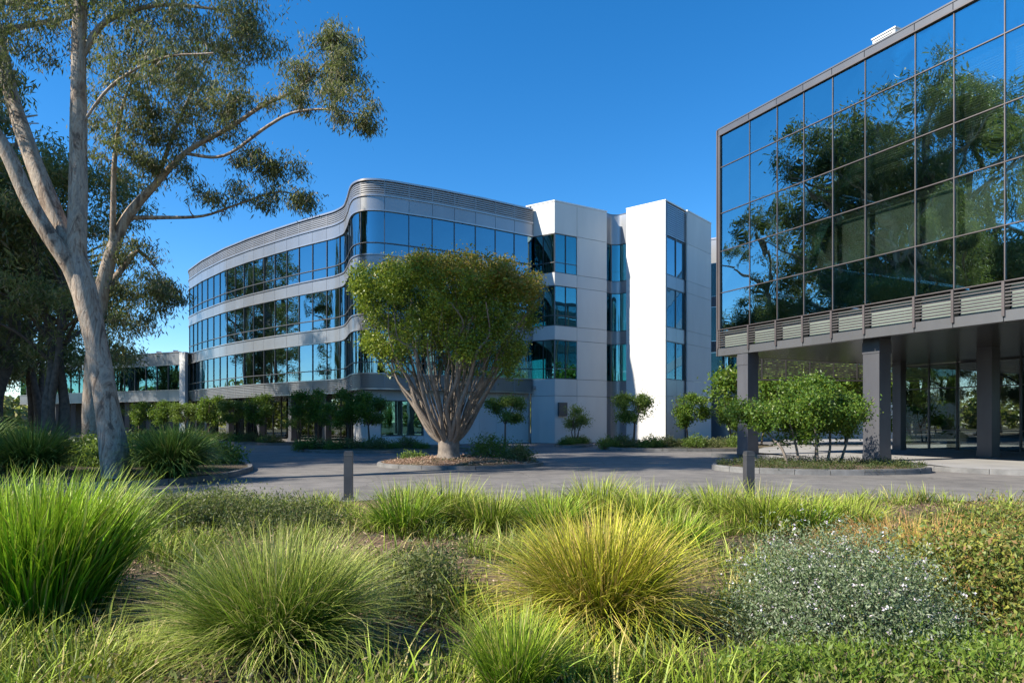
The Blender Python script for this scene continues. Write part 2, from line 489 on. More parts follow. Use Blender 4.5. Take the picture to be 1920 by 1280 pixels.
def panes(root, cv, s0, s1, z0, z1, mat, transom=None, fr=None, name='window_pane', off=-0.05):
    spans = [(z0, z1)] if transom is None else [(z0, transom), (transom, z1)]
    for a, b in spans:
        mb = MB(); cstrip(mb, cv, s0 + 0.008, s1 - 0.008, a + 0.008, b - 0.008, off - 0.025, off, 0.2)
        mb.build(name, mat, root)

# ------------------------------------------------------------------ ground, road, kerbs
def sheet(name, poly, z, mat, kind='structure'):
    me = bpy.data.meshes.new(name)
    me.from_pydata([(p[0], p[1], z) for p in poly], [], [tuple(range(len(poly)))])
    me.materials.append(mat)
    o = link_mesh(name, me)
    o['kind'] = kind
    return o

sheet('ground', [(-900, -600), (900, -600), (900, 1500), (-900, 1500)], -0.02, M['ground'])
sheet('road', [(-60, 12.6), (70, 12.6), (70, 82), (-60, 82)], 0.0, M['asphalt'])

def smooth_closed(pts, it=3):
    P = np.array(pts, dtype=float)
    for _ in range(it):
        Q = np.empty((len(P) * 2, 2))
        N = np.roll(P, -1, axis=0)
        Q[0::2] = P * 0.75 + N * 0.25
        Q[1::2] = P * 0.25 + N * 0.75
        P = Q
    return P

def kerb_along(name, P, closed, w=0.16, z0=-0.01, z1=0.15, stone=1.1, label=None, flip=1):
    """kerb of separate stones along polyline P (n,2)"""
    if closed: P = np.vstack([P, P[:1]])
    cv = Curve(P, 0, 0.08)
    root = empty(name)
    root['kind'] = 'structure'
    if label: root['label'] = label
    n = max(1, int(round(cv.L / stone)))
    rr = random.Random(len(P))
    for i in range(n):
        a, b = cv.L * i / n + 0.008, cv.L * (i + 1) / n - 0.008
        dz = rr.uniform(-0.006, 0.006)
        mb = MB()
        ss = np.linspace(a, b, 5)
        o1 = cv.at(ss, flip * 0.0 + rr.uniform(-0.006, 0.006)); o2 = cv.at(ss, flip * (-w))
        mb.strip(o1 if flip > 0 else o2, o2 if flip > 0 else o1, z0, z1 + dz - 0.025)
        c1 = cv.at(ss, flip * -0.025); c2 = cv.at(ss, flip * (-w + 0.015))
        mb.strip(c1 if flip > 0 else c2, c2 if flip > 0 else c1, z1 + dz - 0.025, z1 + dz)
        mb.build('kerb_stone', M['concrete'], root)
    return root

def hnoise(x, y, seed=0):
    return (np.sin(x * 1.3 + seed) * np.cos(y * 1.7 - seed * 2) + 0.5 * np.sin(x * 3.1 + y * 2.3 + seed * 3) + 0.3 * np.sin(x * 6.3 - y * 5.1 + seed)) / 1.8

def point_in(poly, X, Y):
    n = len(poly); inside = np.zeros(X.shape, bool); j = n - 1
    for i in range(n):
        xi, yi = poly[i]; xj, yj = poly[j]
        c = ((yi > Y) != (yj > Y)) & (X < (xj - xi) * (Y - yi) / (yj - yi + 1e-12) + xi)
        inside ^= c; j = i
    return inside

def bed(name, poly, mat, z=0.11, mound=0.12):
    """planting bed: a gently mounded fan inside the kerb"""
    P = np.array(poly); c = P.mean(0)
    rings = [1.0, 0.85, 0.65, 0.42, 0.2]
    V = []; n = len(P)
    for r in rings:
        for p in P:
            q = c + (p - c) * r
            h = z + mound * (1 - r ** 2) + (0.02 * hnoise(q[0] * 3, q[1] * 3) if r < 1 else 0)
            V.append((q[0], q[1], h))
    V.append((c[0], c[1], z + mound))
    F = []
    for k in range(len(rings) - 1):
        for i in range(n):
            j = (i + 1) % n
            F.append((k * n + i, k * n + j, (k + 1) * n + j, (k + 1) * n + i))
    b = (len(rings) - 1) * n
    for i in range(n):
        F.append((b + i, b + (i + 1) % n, len(V) - 1))
    me = bpy.data.meshes.new(name); me.from_pydata(V, [], F)
    me.polygons.foreach_set('use_smooth', [True] * len(F)); me.materials.append(mat); me.update()
    o = link_mesh(name, me); o['kind'] = 'structure'
    return o

# foreground planting bed: gently uneven ground the camera stands beside
FG_EDGE = lambda x: 12.75 + 0.25 * np.sin(x * 0.35 + 0.5)
gx = np.linspace(-16, 16, 130); gy = np.linspace(0.3, 1.0, 80)
X, T = np.meshgrid(gx, gy)
Ymin = 0.5
Yg = Ymin + (FG_EDGE(X) - 0.12 - Ymin) * (T - 0.3) / 0.7
def fgz(x, y):
    return 0.10 + 0.05 * hnoise(np.asarray(x) * 0.8, np.asarray(y) * 0.8, 1.0) + 0.015 * hnoise(np.asarray(x) * 4, np.asarray(y) * 4, 2.0)
Z = fgz(X, Yg)
V = np.stack([X.ravel(), Yg.ravel(), Z.ravel()], 1)
ny, nx = X.shape
idx = np.arange(ny * nx).reshape(ny, nx)
F = np.stack([idx[:-1, :-1].ravel(), idx[:-1, 1:].ravel(), idx[1:, 1:].ravel(), idx[1:, :-1].ravel()], 1)
tag(link_mesh('planting_bed', fast_mesh('planting_bed', V, F, M['mulch'], True)), kind='structure')
xs = np.linspace(-16, 16, 160)
kerb_along('kerb', np.stack([xs, FG_EDGE(xs)], 1), False, 0.15, -0.01, 0.12, flip=-1)

# left tree island
isl_l = smooth_closed([(-30, 14.8), (-18, 15.0), (-11.2, 15.2), (-8.7, 16.4), (-7.8, 18.8), (-8.8, 23.5), (-14, 29), (-24, 34), (-40, 36), (-48, 30), (-44, 18)], 3)
bed('planting_bed', isl_l * 1.0, M['soil'], 0.11, 0.2)
kerb_along('kerb', isl_l, True)
# round island with the vase shaped tree
th = np.linspace(0, 2 * np.pi, 48, endpoint=False)
isl_c = np.stack([-1.9 + 3.05 * np.cos(th), 24.6 + 2.5 * np.sin(th)], 1)
bed('planting_bed', isl_c, M['mulch'], 0.10, 0.22)
kerb_along('kerb', isl_c, True, 0.15, -0.01, 0.13, 0.9)
# planter at the right by the columns
isl_r = smooth_closed([(6.4, 22.0), (7.6, 20.3), (10.0, 19.7), (12.6, 20.2), (13.6, 21.4), (13.0, 23.2), (10.6, 24.6), (7.6, 24.4)], 3)
bed('planting_bed', isl_r, M['soil'], 0.11, 0.12)
kerb_along('kerb', isl_r, True, 0.16, -0.01, 0.17, 1.0)
# bed before the rounded corner
isl_b = smooth_closed([(-11.6, 36.5), (-10.2, 33.6), (-6.0, 33.0), (-2.5, 34.2), (-2.0, 37.5), (-4.5, 41.5), (-9.0, 41.8), (-11.8, 39.5)], 3)
bed('planting_bed', isl_b, M['soil'], 0.10, 0.12)
kerb_along('kerb', isl_b, True, 0.16, -0.01, 0.15, 1.3)
# bed before the white tower
isl_t = smooth_closed([(5.2, 37.6), (6.6, 35.6), (11.0, 35.2), (15.4, 36.8), (16.4, 41.0), (15.6, 47.0), (11.6, 47.4), (9.6, 49.0), (6.6, 45.4), (5.6, 41.0)], 3)
bed('planting_bed', isl_t, M['soil'], 0.10, 0.10)
kerb_along('kerb', isl_t, True, 0.17, -0.01, 0.16, 1.3)
isl_s = smooth_closed([(2.9, 41.0), (4.4, 40.6), (5.2, 43.0), (5.6, 46.4), (4.4, 47.4), (3.2, 46.4), (2.7, 43.5)], 3)
bed('planting_bed', isl_s, M['soil'], 0.08, 0.08)
kerb_along('kerb', isl_s, True, 0.15, -0.01, 0.13, 1.3)
# long bed under the left wing
isl_w = smooth_closed([(-37, 63.0), (-36, 59.5), (-27, 52.5), (-18.5, 45.6), (-15.6, 44.6), (-14.6, 46.0), (-17, 49.3), (-25, 56.0), (-32, 63.5), (-35.5, 66)], 3)
bed('planting_bed', isl_w, M['soil'], 0.10, 0.12)
kerb_along('kerb', isl_w, True, 0.17, -0.01, 0.15, 1.5)

# raised plaza under the right building, two steps high
plaza = [(14.0, 20.9), (16.0, 19.2), (19.0, 17.9), (40, 10), (70, 10), (70, 55), (22, 55), (17.0, 40.5), (14.2, 37.6), (11.4, 31.9), (12.3, 27.5), (14.2, 24.0)]
sheet('pavement', plaza, 0.15, M['paving'])
pl_edge = np.array([(9.0, 30.2), (11.0, 29.6), (12.0, 27.5), (14.0, 24.2), (13.7, 22.0), (14.0, 20.9), (16.0, 19.2), (19.0, 17.9), (28, 14.5), (40, 10)])
pc = Curve(pl_edge, 60, 0.12)
mbp = MB(); cstrip(mbp, pc, 0, pc.L, -0.01, 0.146, -6.0, -0.17, 0.5)
kerb_along('kerb', pc.P[::3], False, 0.18, -0.01, 0.155, 1.5, flip=-1)
pe2 = Curve(np.array([(15.2, 19.2), (17.2, 18.0), (20.5, 16.6), (30, 13.2), (40, 9)]), 40, 0.12)
kerb_along('kerb', pe2.P[::3], False, 0.16, -0.01, 0.075, 1.5, flip=-1)

# ------------------------------------------------------------------ main curved building
mp = [(-36.2, 78.0), (-35.2, 73.0), (-33.9, 69.9), (-30.5, 65.6), (-26.4, 61.1), (-22.9, 57.8), (-19.7, 55.1), (-16.6, 52.6), (-13.3, 50.2),
      (-12.3, 49.0), (-11.55, 47.0), (-10.95, 45.2), (-10.5, 44.2), (-9.7, 43.55), (-8.8, 43.55), (-7.9, 43.9), (-5.0, 45.45), (-2.2, 47.2), (1.55, 49.8)]
main_cv = Curve(mp, 22, 0.1)
ZT = 17.4
rows = [('louvre', 16.4, 17.34), ('panel', 15.45, 16.38), ('glass', 12.55, 15.4, 13.3), ('panel', 11.63, 12.5), ('glass', 8.65, 11.58, 9.4),
        ('panel', 7.65, 8.6), ('glass', 4.78, 7.6, 5.5), ('louvre', 3.78, 4.72)]
main = empty('office_building', (-14, 50, 0))
main.location = (0, 0, 0)
tag(main, 'four storey curved office building with ribbon windows and grey metal bands', 'building')
rngm = random.Random(5)
sL = main_cv.s_at_x(355)
s_corner0 = main_cv.s_at_x(636)
sR = main_cv.L
breaks = [0.0]
def fillb(a, b, w):
    n = max(1, int(round((b - a) / w)))
    return [a + (b - a) * (i + 1) / n for i in range(n)]
breaks += fillb(0.0, s_corner0, 1.7) + fillb(s_corner0, sR, 1.62)
for bi, (s0, s1) in enumerate(zip(breaks[:-1], breaks[1:])):
    for r in rows:
        if r[0] == 'glass':
            panes(main, main_cv, s0, s1, r[1], r[2], M['glass'], r[3])
            mb = MB()
            cstrip(mb, main_cv, s1 - 0.018, s1 + 0.018, r[1], r[2], -0.12, 0.01)
            if bi < len(breaks) - 2: mb.build('mullion', M['frame'], main)
            # roller blinds, let down by different amounts in some bays
            if rngm.random() < 0.45:
                dd = rngm.choice([0.5, 0.9, 1.4, 2.0])
                mb = MB(); cstrip(mb, main_cv, s0 + 0.1, s1 - 0.1, r[2] - dd, r[2] - 0.05, -0.36, -0.33)
                mb.build('window_blind', M['blind_grey'], main)
        elif r[0] == 'panel':
            mb = MB(); cstrip(mb, main_cv, s0 + 0.012, s1 - 0.012, r[1] + 0.03, r[2] - 0.03, -0.08, 0.0, 0.2)
            mb.build('spandrel_panel', M['metal'], main)
        else:
            louvre(main, main_cv, s0, s1, r[1], r[2], M['slat'], 0.13, 0.06)
for z in (16.39, 15.42, 12.525, 11.605, 8.625, 7.625, 4.75, 3.745):
    mb = MB(); cstrip(mb, main_cv, 0, sR, z - 0.045, z + 0.045, -0.2, 0.07, 0.2)
    mb.build('rail', M['rail'], main)
for z in (13.3, 9.4, 5.5):
    mb = MB(); cstrip(mb, main_cv, 0, sR, z - 0.03, z + 0.03, -0.1, 0.02, 0.2)
    mb.build('transom', M['frame'], main)
mb = MB(); cstrip(mb, main_cv, 0, sR, 17.34, 17.46, -0.6, 0.1, 0.2); mb.build('coping', M['rail'], main)
# backing behind the metal bands, floor slabs, core
mb = MB(); cstrip(mb, main_cv, 0, sR, 16.42, 17.33, -0.13, -0.11, 0.5); cstrip(mb, main_cv, 0, sR, 3.80, 4.70, -0.13, -0.11, 0.5); mb.build('louvre_backing', M['slat'], main)
mb = MB()
for a, b in ((15.42, 17.3), (11.6, 12.53), (7.62, 8.63), (3.76, 4.75)):
    cstrip(mb, main_cv, 0, sR, a, b, -0.32, -0.14, 0.5)
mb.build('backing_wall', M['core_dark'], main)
mb = MB(); cstrip(mb, main_cv, 0, sR, 3.8, 17.2, -6.2, -6.0, 0.6); mb.build('inner_wall', M['core'], main)
back = [(8.0, 62), (0, 75), (-20, 88), (-34, 86)]
poly = [tuple(p) for p in main_cv.at(np.linspace(0, sR, 80), -0.33)] + back
def slab(name, poly, z0, z1, mat, root):
    mb = MB(); mb.prism(poly[::1], z0, z1); return mb.build(name, mat, root)
slab('roof', poly, 17.0, 17.25, M['core'], main)
for z in (12.0, 8.1): slab('floor_slab', poly, z, z + 0.3, M['core'], main)
polys = [tuple(p) for p in main_cv.at(np.linspace(0, sR, 80), -0.21)] + back
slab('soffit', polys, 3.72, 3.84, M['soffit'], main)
# ground floor: recessed dark glazing under the left wing, white wall round the corner
s_white = main_cv.s_at_x(640) + 1.0
gs = fillb(4.0, s_white, 1.6)
prev = 4.0
for s in gs:
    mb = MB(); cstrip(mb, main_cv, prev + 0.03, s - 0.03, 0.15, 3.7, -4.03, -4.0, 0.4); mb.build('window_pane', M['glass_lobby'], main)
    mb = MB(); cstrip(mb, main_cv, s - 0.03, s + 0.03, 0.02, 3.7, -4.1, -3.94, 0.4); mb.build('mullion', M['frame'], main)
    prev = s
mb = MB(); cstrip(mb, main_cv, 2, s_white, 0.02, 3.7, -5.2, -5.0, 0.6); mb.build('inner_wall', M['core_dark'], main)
# white ground floor wall, with a dark window
sw0, sw1 = main_cv.s_at_x(716), main_cv.s_at_x(800)
wcols = fillb(s_white, sw0, 1.6)
pv = s_white
for s in wcols:
    mb = MB(); cstrip(mb, main_cv, pv + 0.008, s - 0.008, 0.02, 3.7, -0.75, -0.6, 0.25); mb.build('wall_panel', M['white'], main); pv = s
for a, b in ((0.02, 0.62), (3.02, 3.7)):
    mb = MB(); cstrip(mb, main_cv, sw0 + 0.008, sw1 - 0.008, a, b, -0.75, -0.6, 0.4); mb.build('wall_panel', M['white'], main)
mb = MB(); cstrip(mb, main_cv, sw0 + 0.02, sw1 - 0.02, 0.66, 2.98, -0.8, -0.76, 0.3); mb.build('window_pane', M['glass_teal'], main)
mb = MB()
for s in (sw0, (sw0 + sw1) / 2, sw1 - 0.06): cstrip(mb, main_cv, s, s + 0.06, 0.62, 3.02, -0.82, -0.64)
for z in (0.62, 2.96): cstrip(mb, main_cv, sw0, sw1, z, z + 0.06, -0.82, -0.65)
mb.build('window_frame', M['frame'], main)
pv = sw1
for s in fillb(sw1, sR + 0.1, 1.6):
    mb = MB(); cstrip(mb, main_cv, pv + 0.008, s - 0.008, 0.02, 3.7, -0.75, -0.6, 0.4); mb.build('wall_panel', M['white'], main); pv = s
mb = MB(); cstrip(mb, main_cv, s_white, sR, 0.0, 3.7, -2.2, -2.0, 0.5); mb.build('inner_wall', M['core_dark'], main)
e0 = main_cv.at(s_white, -0.6)[0]; e1 = main_cv.at(s_white, -4.2)[0]
mb = MB(); ln = line(tuple(e1), tuple(e0)); cstrip(mb, ln, 0, ln.L, 0.02, 3.7, -0.15, 0.0); mb.build('wall_panel', M['white'], main)
# columns below the wing
for xpix in (343, 372, 413, 470, 530, 596):
    p = main_cv.at(main_cv.s_at_x(xpix), -0.9)[0]
    mb = MB()
    mb.box((p[0], p[1], 1.86), (0.5, 0.5, 3.7), 0.8)
    mb.box((p[0], p[1], 0.12), (0.6, 0.6, 0.24), 0.8)
    mb.build('column', M['column'], main)
# dark downpipe where the white wall meets the block
mb = MB(); mb.box((1.27, 48.95, 1.86), (0.12, 0.12, 3.7)); mb.build('downpipe', M['metal_dark'], main)

# ------------------------------------------------------------------ low wing at the far left
low = empty('low_wing')
tag(low, 'two storey low office wing at the far left, joined to the curved building', 'building')
low_cv = Curve([(-62, 84), (-52, 78), (-43.5, 73.2), (-33.62, 68.5)], 60, 0.15)
lb = [0.0] + fillb(0.0, low_cv.L - 0.75, 1.75)
for s0, s1 in zip(lb[:-1], lb[1:]):
    panes(low, low_cv, s0, s1, 4.9, 7.45, M['glass_teal'], None)
    mb = MB(); cstrip(mb, low_cv, s1 - 0.035, s1 + 0.035, 4.9, 7.45, -0.12, 0.03); mb.build('mullion', M['frame'], low)
    mb = MB(); cstrip(mb, low_cv, s0 + 0.012, s1 - 0.012, 7.55, 8.7, -0.08, 0.0, 0.4); mb.build('spandrel_panel', M['metal'], low)
    mb = MB(); cstrip(mb, low_cv, s0 + 0.012, s1 - 0.012, 3.8, 4.82, -0.08, 0.0, 0.4); mb.build('spandrel_panel', M['metal'], low)
    if rngm.random() < 0.6:
        mb = MB(); cstrip(mb, low_cv, s0 + 0.1, s1 - 0.1, 7.4 - rngm.choice([0.6, 1.1, 1.9]), 7.4, -0.36, -0.33, 0.5); mb.build('window_blind', M['blind_grey'], low)
mb = MB(); cstrip(mb, low_cv, low_cv.L - 0.74, low_cv.L + 0.1, 0.0, 8.75, -0.3, 0.06); mb.build('pier', M['white'], low)
for z in (8.78, 7.5, 4.86, 3.76):
    mb = MB(); cstrip(mb, low_cv, 0, low_cv.L - 0.75, z - 0.05, z + 0.05, -0.2, 0.06, 0.3); mb.build('rail', M['rail'], low)
mb = MB(); cstrip(mb, low_cv, 0, low_cv.L, 3.8, 4.84, -0.35, -0.12, 0.6); cstrip(mb, low_cv, 0, low_cv.L, 7.5, 8.7, -0.35, -0.12, 0.6); mb.build('backing_wall', M['core_dark'], low)
mb = MB(); cstrip(mb, low_cv, 0, low_cv.L, 3.8, 8.7, -5.2, -5.0, 0.6); mb.build('inner_wall', M['core'], low)
mb = MB(); cstrip(mb, low_cv, 0, low_cv.L, 8.6, 8.72, -12.0, -0.15, 0.8); mb.build('roof', M['coping'], low)
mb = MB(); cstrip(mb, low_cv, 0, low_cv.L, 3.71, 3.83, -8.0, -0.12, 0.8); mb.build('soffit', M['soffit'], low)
mb = MB(); cstrip(mb, low_cv, 0, low_cv.L, 0.0, 3.7, -4.2, -4.0, 0.8); mb.build('inner_wall', M['core_dark'], low)
for i in range(7):
    p = low_cv.at(low_cv.L - 3.2 - i * 3.6, -0.9)[0]
    mb = MB(); mb.box((p[0], p[1], 1.85), (0.45, 0.45, 3.7), 0.5); mb.box((p[0], p[1], 0.1), (0.55, 0.55, 0.2), 0.5)
    mb.build('column', M['column'], low)
for i in range(5):
    p = low_cv.at(low_cv.L - 2.0 - i * 2.6, -0.5)[0]
    mb = MB(); mb.box((p[0], p[1], 8.9), (0.5, 0.3, 0.3), 0.5); mb.build('roof_vent', M['coping'], low)

# ------------------------------------------------------------------ white block and white tower
def grid_wall(root, cv, cols, rowspec, zt, mat=None, matw=None, joint=0.014, thick=0.12):
    """cols: list of (s0, s1, kind); rowspec: list of (z0, z1, row kind)"""
    for s0, s1, ck in cols:
        for z0, z1, rk in rowspec:
            if ck == 'w' and rk == 'g':
                n = 2 if s1 - s0 > 1.3 else 1
                for i in range(n):
                    a, b = s0 + (s1 - s0) * i / n, s0 + (s1 - s0) * (i + 1) / n
                    panes(root, cv, a, b, z0, z1, matw or M['glass_teal'], z0 + 0.75, off=-0.07)
                    mb = MB(); cstrip(mb, cv, (b if i == 0 and n == 2 else a) - 0.03, (b if i == 0 and n == 2 else a) + 0.03, z0, z1, -0.12, -0.03); mb.build('mullion', M['frame'], root)
                mb = MB()
                for z in (z0, z0 + 0.73, z1 - 0.05): cstrip(mb, cv, s0, s1, z, z + 0.05, -0.11, -0.04)
                mb.build('window_frame', M['frame'], root)
            elif ck == 'l':
                pass
            else:
                mb = MB(); cstrip(mb, cv, s0 + joint, s1 - joint, z0 + joint, z1 - joint, -thick, 0.0)
                mb.build('wall_panel', mat or M['white'], root)

RW = [(0.0, 3.5, 's'), (3.5, 4.75, 's'), (4.75, 7.62, 'g'), (7.62, 8.65, 's'), (8.65, 11.6, 'g'), (11.6, 12.55, 's'), (12.55, 15.42, 'g'), (15.42, 17.75, 's')]
blk = empty('white_office_block')
tag(blk, 'white panelled office block with teal corner windows, left of the bright white tower', 'building')
A0, A1, A2 = (1.35, 50.1), (3.13, 48.9), (7.33, 51.5)
a_l = line(A0, A1); a_f = line(A1, A2)
grid_wall(blk, a_l, [(0.12, a_l.L, 'w')], RW, 17.8)
wcol = a_f.s_at_x(1088) if False else 2.05
grid_wall(blk, a_f, [(0.0, wcol, 'w'), (wcol, a_f.L, 's')], RW, 17.8)
mb = MB(); mb.prism([(1.0, 50.6), (3.12, 49.15), (7.2, 51.72), (7.2, 60), (1.0, 60)], 15.4, 17.7)
mb.prism([(3.6, 53.5), (7.15, 52.6), (7.1, 60), (3.0, 60)], 0.0, 15.4); mb.build('inner_core', M['core'], blk)
for z in (3.5, 7.75, 11.7):
    mb = MB(); mb.prism([(1.5, 50.4), (3.12, 49.2), (7.15, 51.75), (7.15, 54.5), (3.0, 56)], z + 0.05, z + 0.85); mb.build('floor_slab', M['core'], blk)
mb = MB(); cstrip(mb, a_l, -0.35, a_l.L, 17.75, 17.85, -0.3, 0.03); cstrip(mb, a_f, 0.0, a_f.L + 0.02, 17.752, 17.852, -0.3, 0.03); mb.build('coping', M['coping'], blk)
mb = MB(); cstrip(mb, a_f, wcol - 0.01, a_f.L, 0.01, 17.7, -0.2, -0.13); cstrip(mb, a_f, 0.05, wcol, 0.01, 4.7, -0.2, -0.13); cstrip(mb, a_l, 0, a_l.L - 0.1, 0.01, 4.7, -0.2, -0.13); mb.build('backing_wall', M['white_joint'], blk)
# corner post, closing panel above the curved roof, security light
mb = MB(); mb.box((3.13, 49.0, 10.1), (0.1, 0.1, 10.8), 0.1); mb.build('corner_post', M['frame'], blk)
mb = MB(); mb.prism([(-1.2, 52.2), (1.33, 50.12), (1.33, 58), (-1.2, 60)], 17.3, 17.72); mb.build('wall_panel', M['white'], blk)
p = a_f.at(0.7, -0.02)[0]
mb = MB(); mb.box((p[0] - 0.0, p[1] - 0.1, 2.5), (0.75, 0.25, 1.0), 0.55); mb.build('vent_window', M['frame'], blk)
p = a_l.at(0.45, 0.1)[0]
mb = MB(); mb.box((p[0], p[1], 4.2), (0.14, 0.2, 0.12)); mb.box((p[0], p[1] - 0.06, 4.08), (0.2, 0.2, 0.14)); mb.build('wall_lamp', M['column'], blk)

rec = empty('stair_bay')
tag(rec, 'narrow concave grey stair bay set between the white block and the white tower', 'building')
r_cv = Curve([(7.30, 51.75), (7.75, 52.15), (8.35, 52.2), (8.86, 51.75)], 8, 0.06)
for z0, z1, k in RW:
    if k == 'g':
        panes(rec, r_cv, 0.0, r_cv.L, z0, z1, M['glass_teal'], z0 + 0.75)
        mb = MB(); cstrip(mb, r_cv, r_cv.L * 0.3, r_cv.L * 0.3 + 0.07, z0, z1, -0.1, 0.04); mb.build('mullion', M['frame'], rec)
    else:
        mb = MB(); cstrip(mb, r_cv, 0, r_cv.L, z0 + 0.02, z1 - 0.02, -0.1, 0.0, 0.15); mb.build('spandrel_panel', M['metal'], rec)
    mb = MB(); cstrip(mb, r_cv, 0, r_cv.L, z1 - 0.02, z1 + 0.02, -0.1, 0.03, 0.15); mb.build('rail', M['frame'], rec)
mb = MB(); mb.prism([(7.25, 53.6), (8.9, 53.6), (8.9, 58), (7.25, 58)], 0, 17.6); mb.build('inner_core', M['core'], rec)
mb = MB(); mb.box((8.4, 55, 17.75), (1.5, 2.5, 0.25)); mb.build('roof', M['coping'], rec)

twr = empty('white_tower')
tag(twr, 'tall plain white tower with one sunlit blank face and a shaded window side', 'building')
B0, B1 = (8.82, 51.5), (11.38, 49.4)
b_l = line(B0, B1)
d_s = np.array([4.92, 5.8]); d_s = d_s / np.linalg.norm(d_s)
B2 = (11.38 + d_s[0] * 3.3, 49.4 + d_s[1] * 3.3)
off = np.array([d_s[1], -d_s[0]]) * 0.14
B3 = (B2[0] + off[0], B2[1] + off[1]); B4 = (11.38 + d_s[0] * 7.75 + off[0], 49.4 + d_s[1] * 7.75 + off[1])
b_s = line(B1, B2); b_w = line(B3, B4)
RT = [(0.0, 3.5), (3.5, 4.75), (4.75, 7.62), (7.62, 8.65), (8.65, 11.6), (11.6, 12.55), (12.55, 15.42), (15.42, 17.95)]
for z0, z1 in RT:
    for s0, s1 in ((0, b_l.L * 0.42), (b_l.L * 0.42, b_l.L)):
        mb = MB(); cstrip(mb, b_l, s0 + 0.006, s1 - 0.006, z0 + 0.006, z1 - 0.006, -0.12, 0.0); mb.build('wall_panel', M['white'], twr)
    mb = MB(); cstrip(mb, b_w, 0.01, b_w.L - 0.01, z0 + 0.01, z1 - 0.01, -0.12, 0.0); mb.build('wall_panel', M['white'], twr)
mb = MB(); cstrip(mb, b_s, 0.0, 0.22, 0.0, 17.95, -0.12, 0.0); mb.build('corner_post', M['column'], twr)
for z0, z1, k in RW:
    for i in range(2):
        a = 0.24 + (b_s.L - 0.26) * i / 2; b = 0.24 + (b_s.L - 0.26) * (i + 1) / 2
        if k == 'g':
            panes(twr, b_s, a, b, z0, z1, M['glass'], None, off=-0.09)
        elif z0 > 15:
            louvre(twr, b_s, a, b, z0, 17.9, M['metal'], 0.16, 0.07)
        else:
            mb = MB(); cstrip(mb, b_s, a + 0.01, b - 0.01, z0 + 0.01, z1 - 0.01, -0.12, -0.03); mb.build('spandrel_panel', M['metal'], twr)
    if k == 'g':
        mb = MB()
        for s in (0.22, 0.24 + (b_s.L - 0.26) / 2 - 0.03, b_s.L - 0.08): cstrip(mb, b_s, s, s + 0.06, z0, z1, -0.14, -0.03)
        for z in (z0, z1 - 0.06): cstrip(mb, b_s, 0.22, b_s.L, z, z + 0.06, -0.13, -0.035)
        mb.build('window_frame', M['frame'], twr)
mb = MB(); cstrip(mb, b_l, 0, b_l.L + 0.02, 17.955, 18.05, -0.3, 0.03); cstrip(mb, b_s, 0.03, b_s.L, 17.957, 18.052, -0.3, 0.03); cstrip(mb, b_w, 0, b_w.L, 17.953, 18.048, -0.3, 0.03); mb.build('coping', M['coping'], twr)
bi_ = np.array([-(d_s[1]), d_s[0]])
q0 = np.array(B0) + d_s * 0.2; q1 = np.array(B1) + d_s * 1.5 + bi_ * 0.0; 
mb = MB(); mb.prism([tuple(np.array(B0) + d_s * 0.16), tuple(np.array(B1) + d_s * 0.16 + bi_ * 0.16), tuple(np.array(B4) + bi_ * 0.3), tuple(np.array(B4) + bi_ * 3.3)], 17.3, 17.9)
mb.prism([tuple(np.array(B0) + d_s * 0.16), tuple(np.array(B1) + d_s * 0.16 + bi_ * 1.4), tuple(np.array(B4) + bi_ * 1.5), tuple(np.array(B4) + bi_ * 3.3)], 0, 17.3)
mb.build('inner_core', M['core'], twr)
mb = MB(); cstrip(mb, b_s, 0.0, b_s.L, 15.43, 17.9, -0.25, -0.14); mb.build('backing_wall', M['core_dark'], twr)

# rear wing that shows between the tower and the right building
rw_ = empty('rear_wing')
tag(rw_, 'dark glazed rear wing glimpsed between the white tower and the glass building', 'building')
w_cv = Curve([(17.2, 58.6), (18.6, 57.6), (21, 57.2), (27, 58.5), (48, 64)], 20, 0.15)
wb = [0.0] + fillb(0.0, w_cv.L, 1.8)
for s0, s1 in zip(wb[:-1], wb[1:]):
    for z0, z1, k in RW:
        mb = MB()
        if k == 'g':
            cstrip(mb, w_cv, s0 + 0.03, s1 - 0.03, z0, z1, -0.06, -0.03); mb.build('window_pane', M['glass'], rw_)
        else:
            cstrip(mb, w_cv, s0 + 0.01, s1 - 0.01, z0 + 0.02, min(z1, 17.6) - 0.02, -0.08, 0.0); mb.build('spandrel_panel', M['metal'], rw_)
mb = MB(); cstrip(mb, w_cv, 0, w_cv.L, 0, 17.4, -4.2, -4.0, 1.0); mb.build('inner_wall', M['core_dark'], rw_)
mb = MB(); cstrip(mb, w_cv, 0, w_cv.L, 17.5, 17.65, -4.2, 0.05, 1.0); mb.build('coping', M['rail'], rw_)

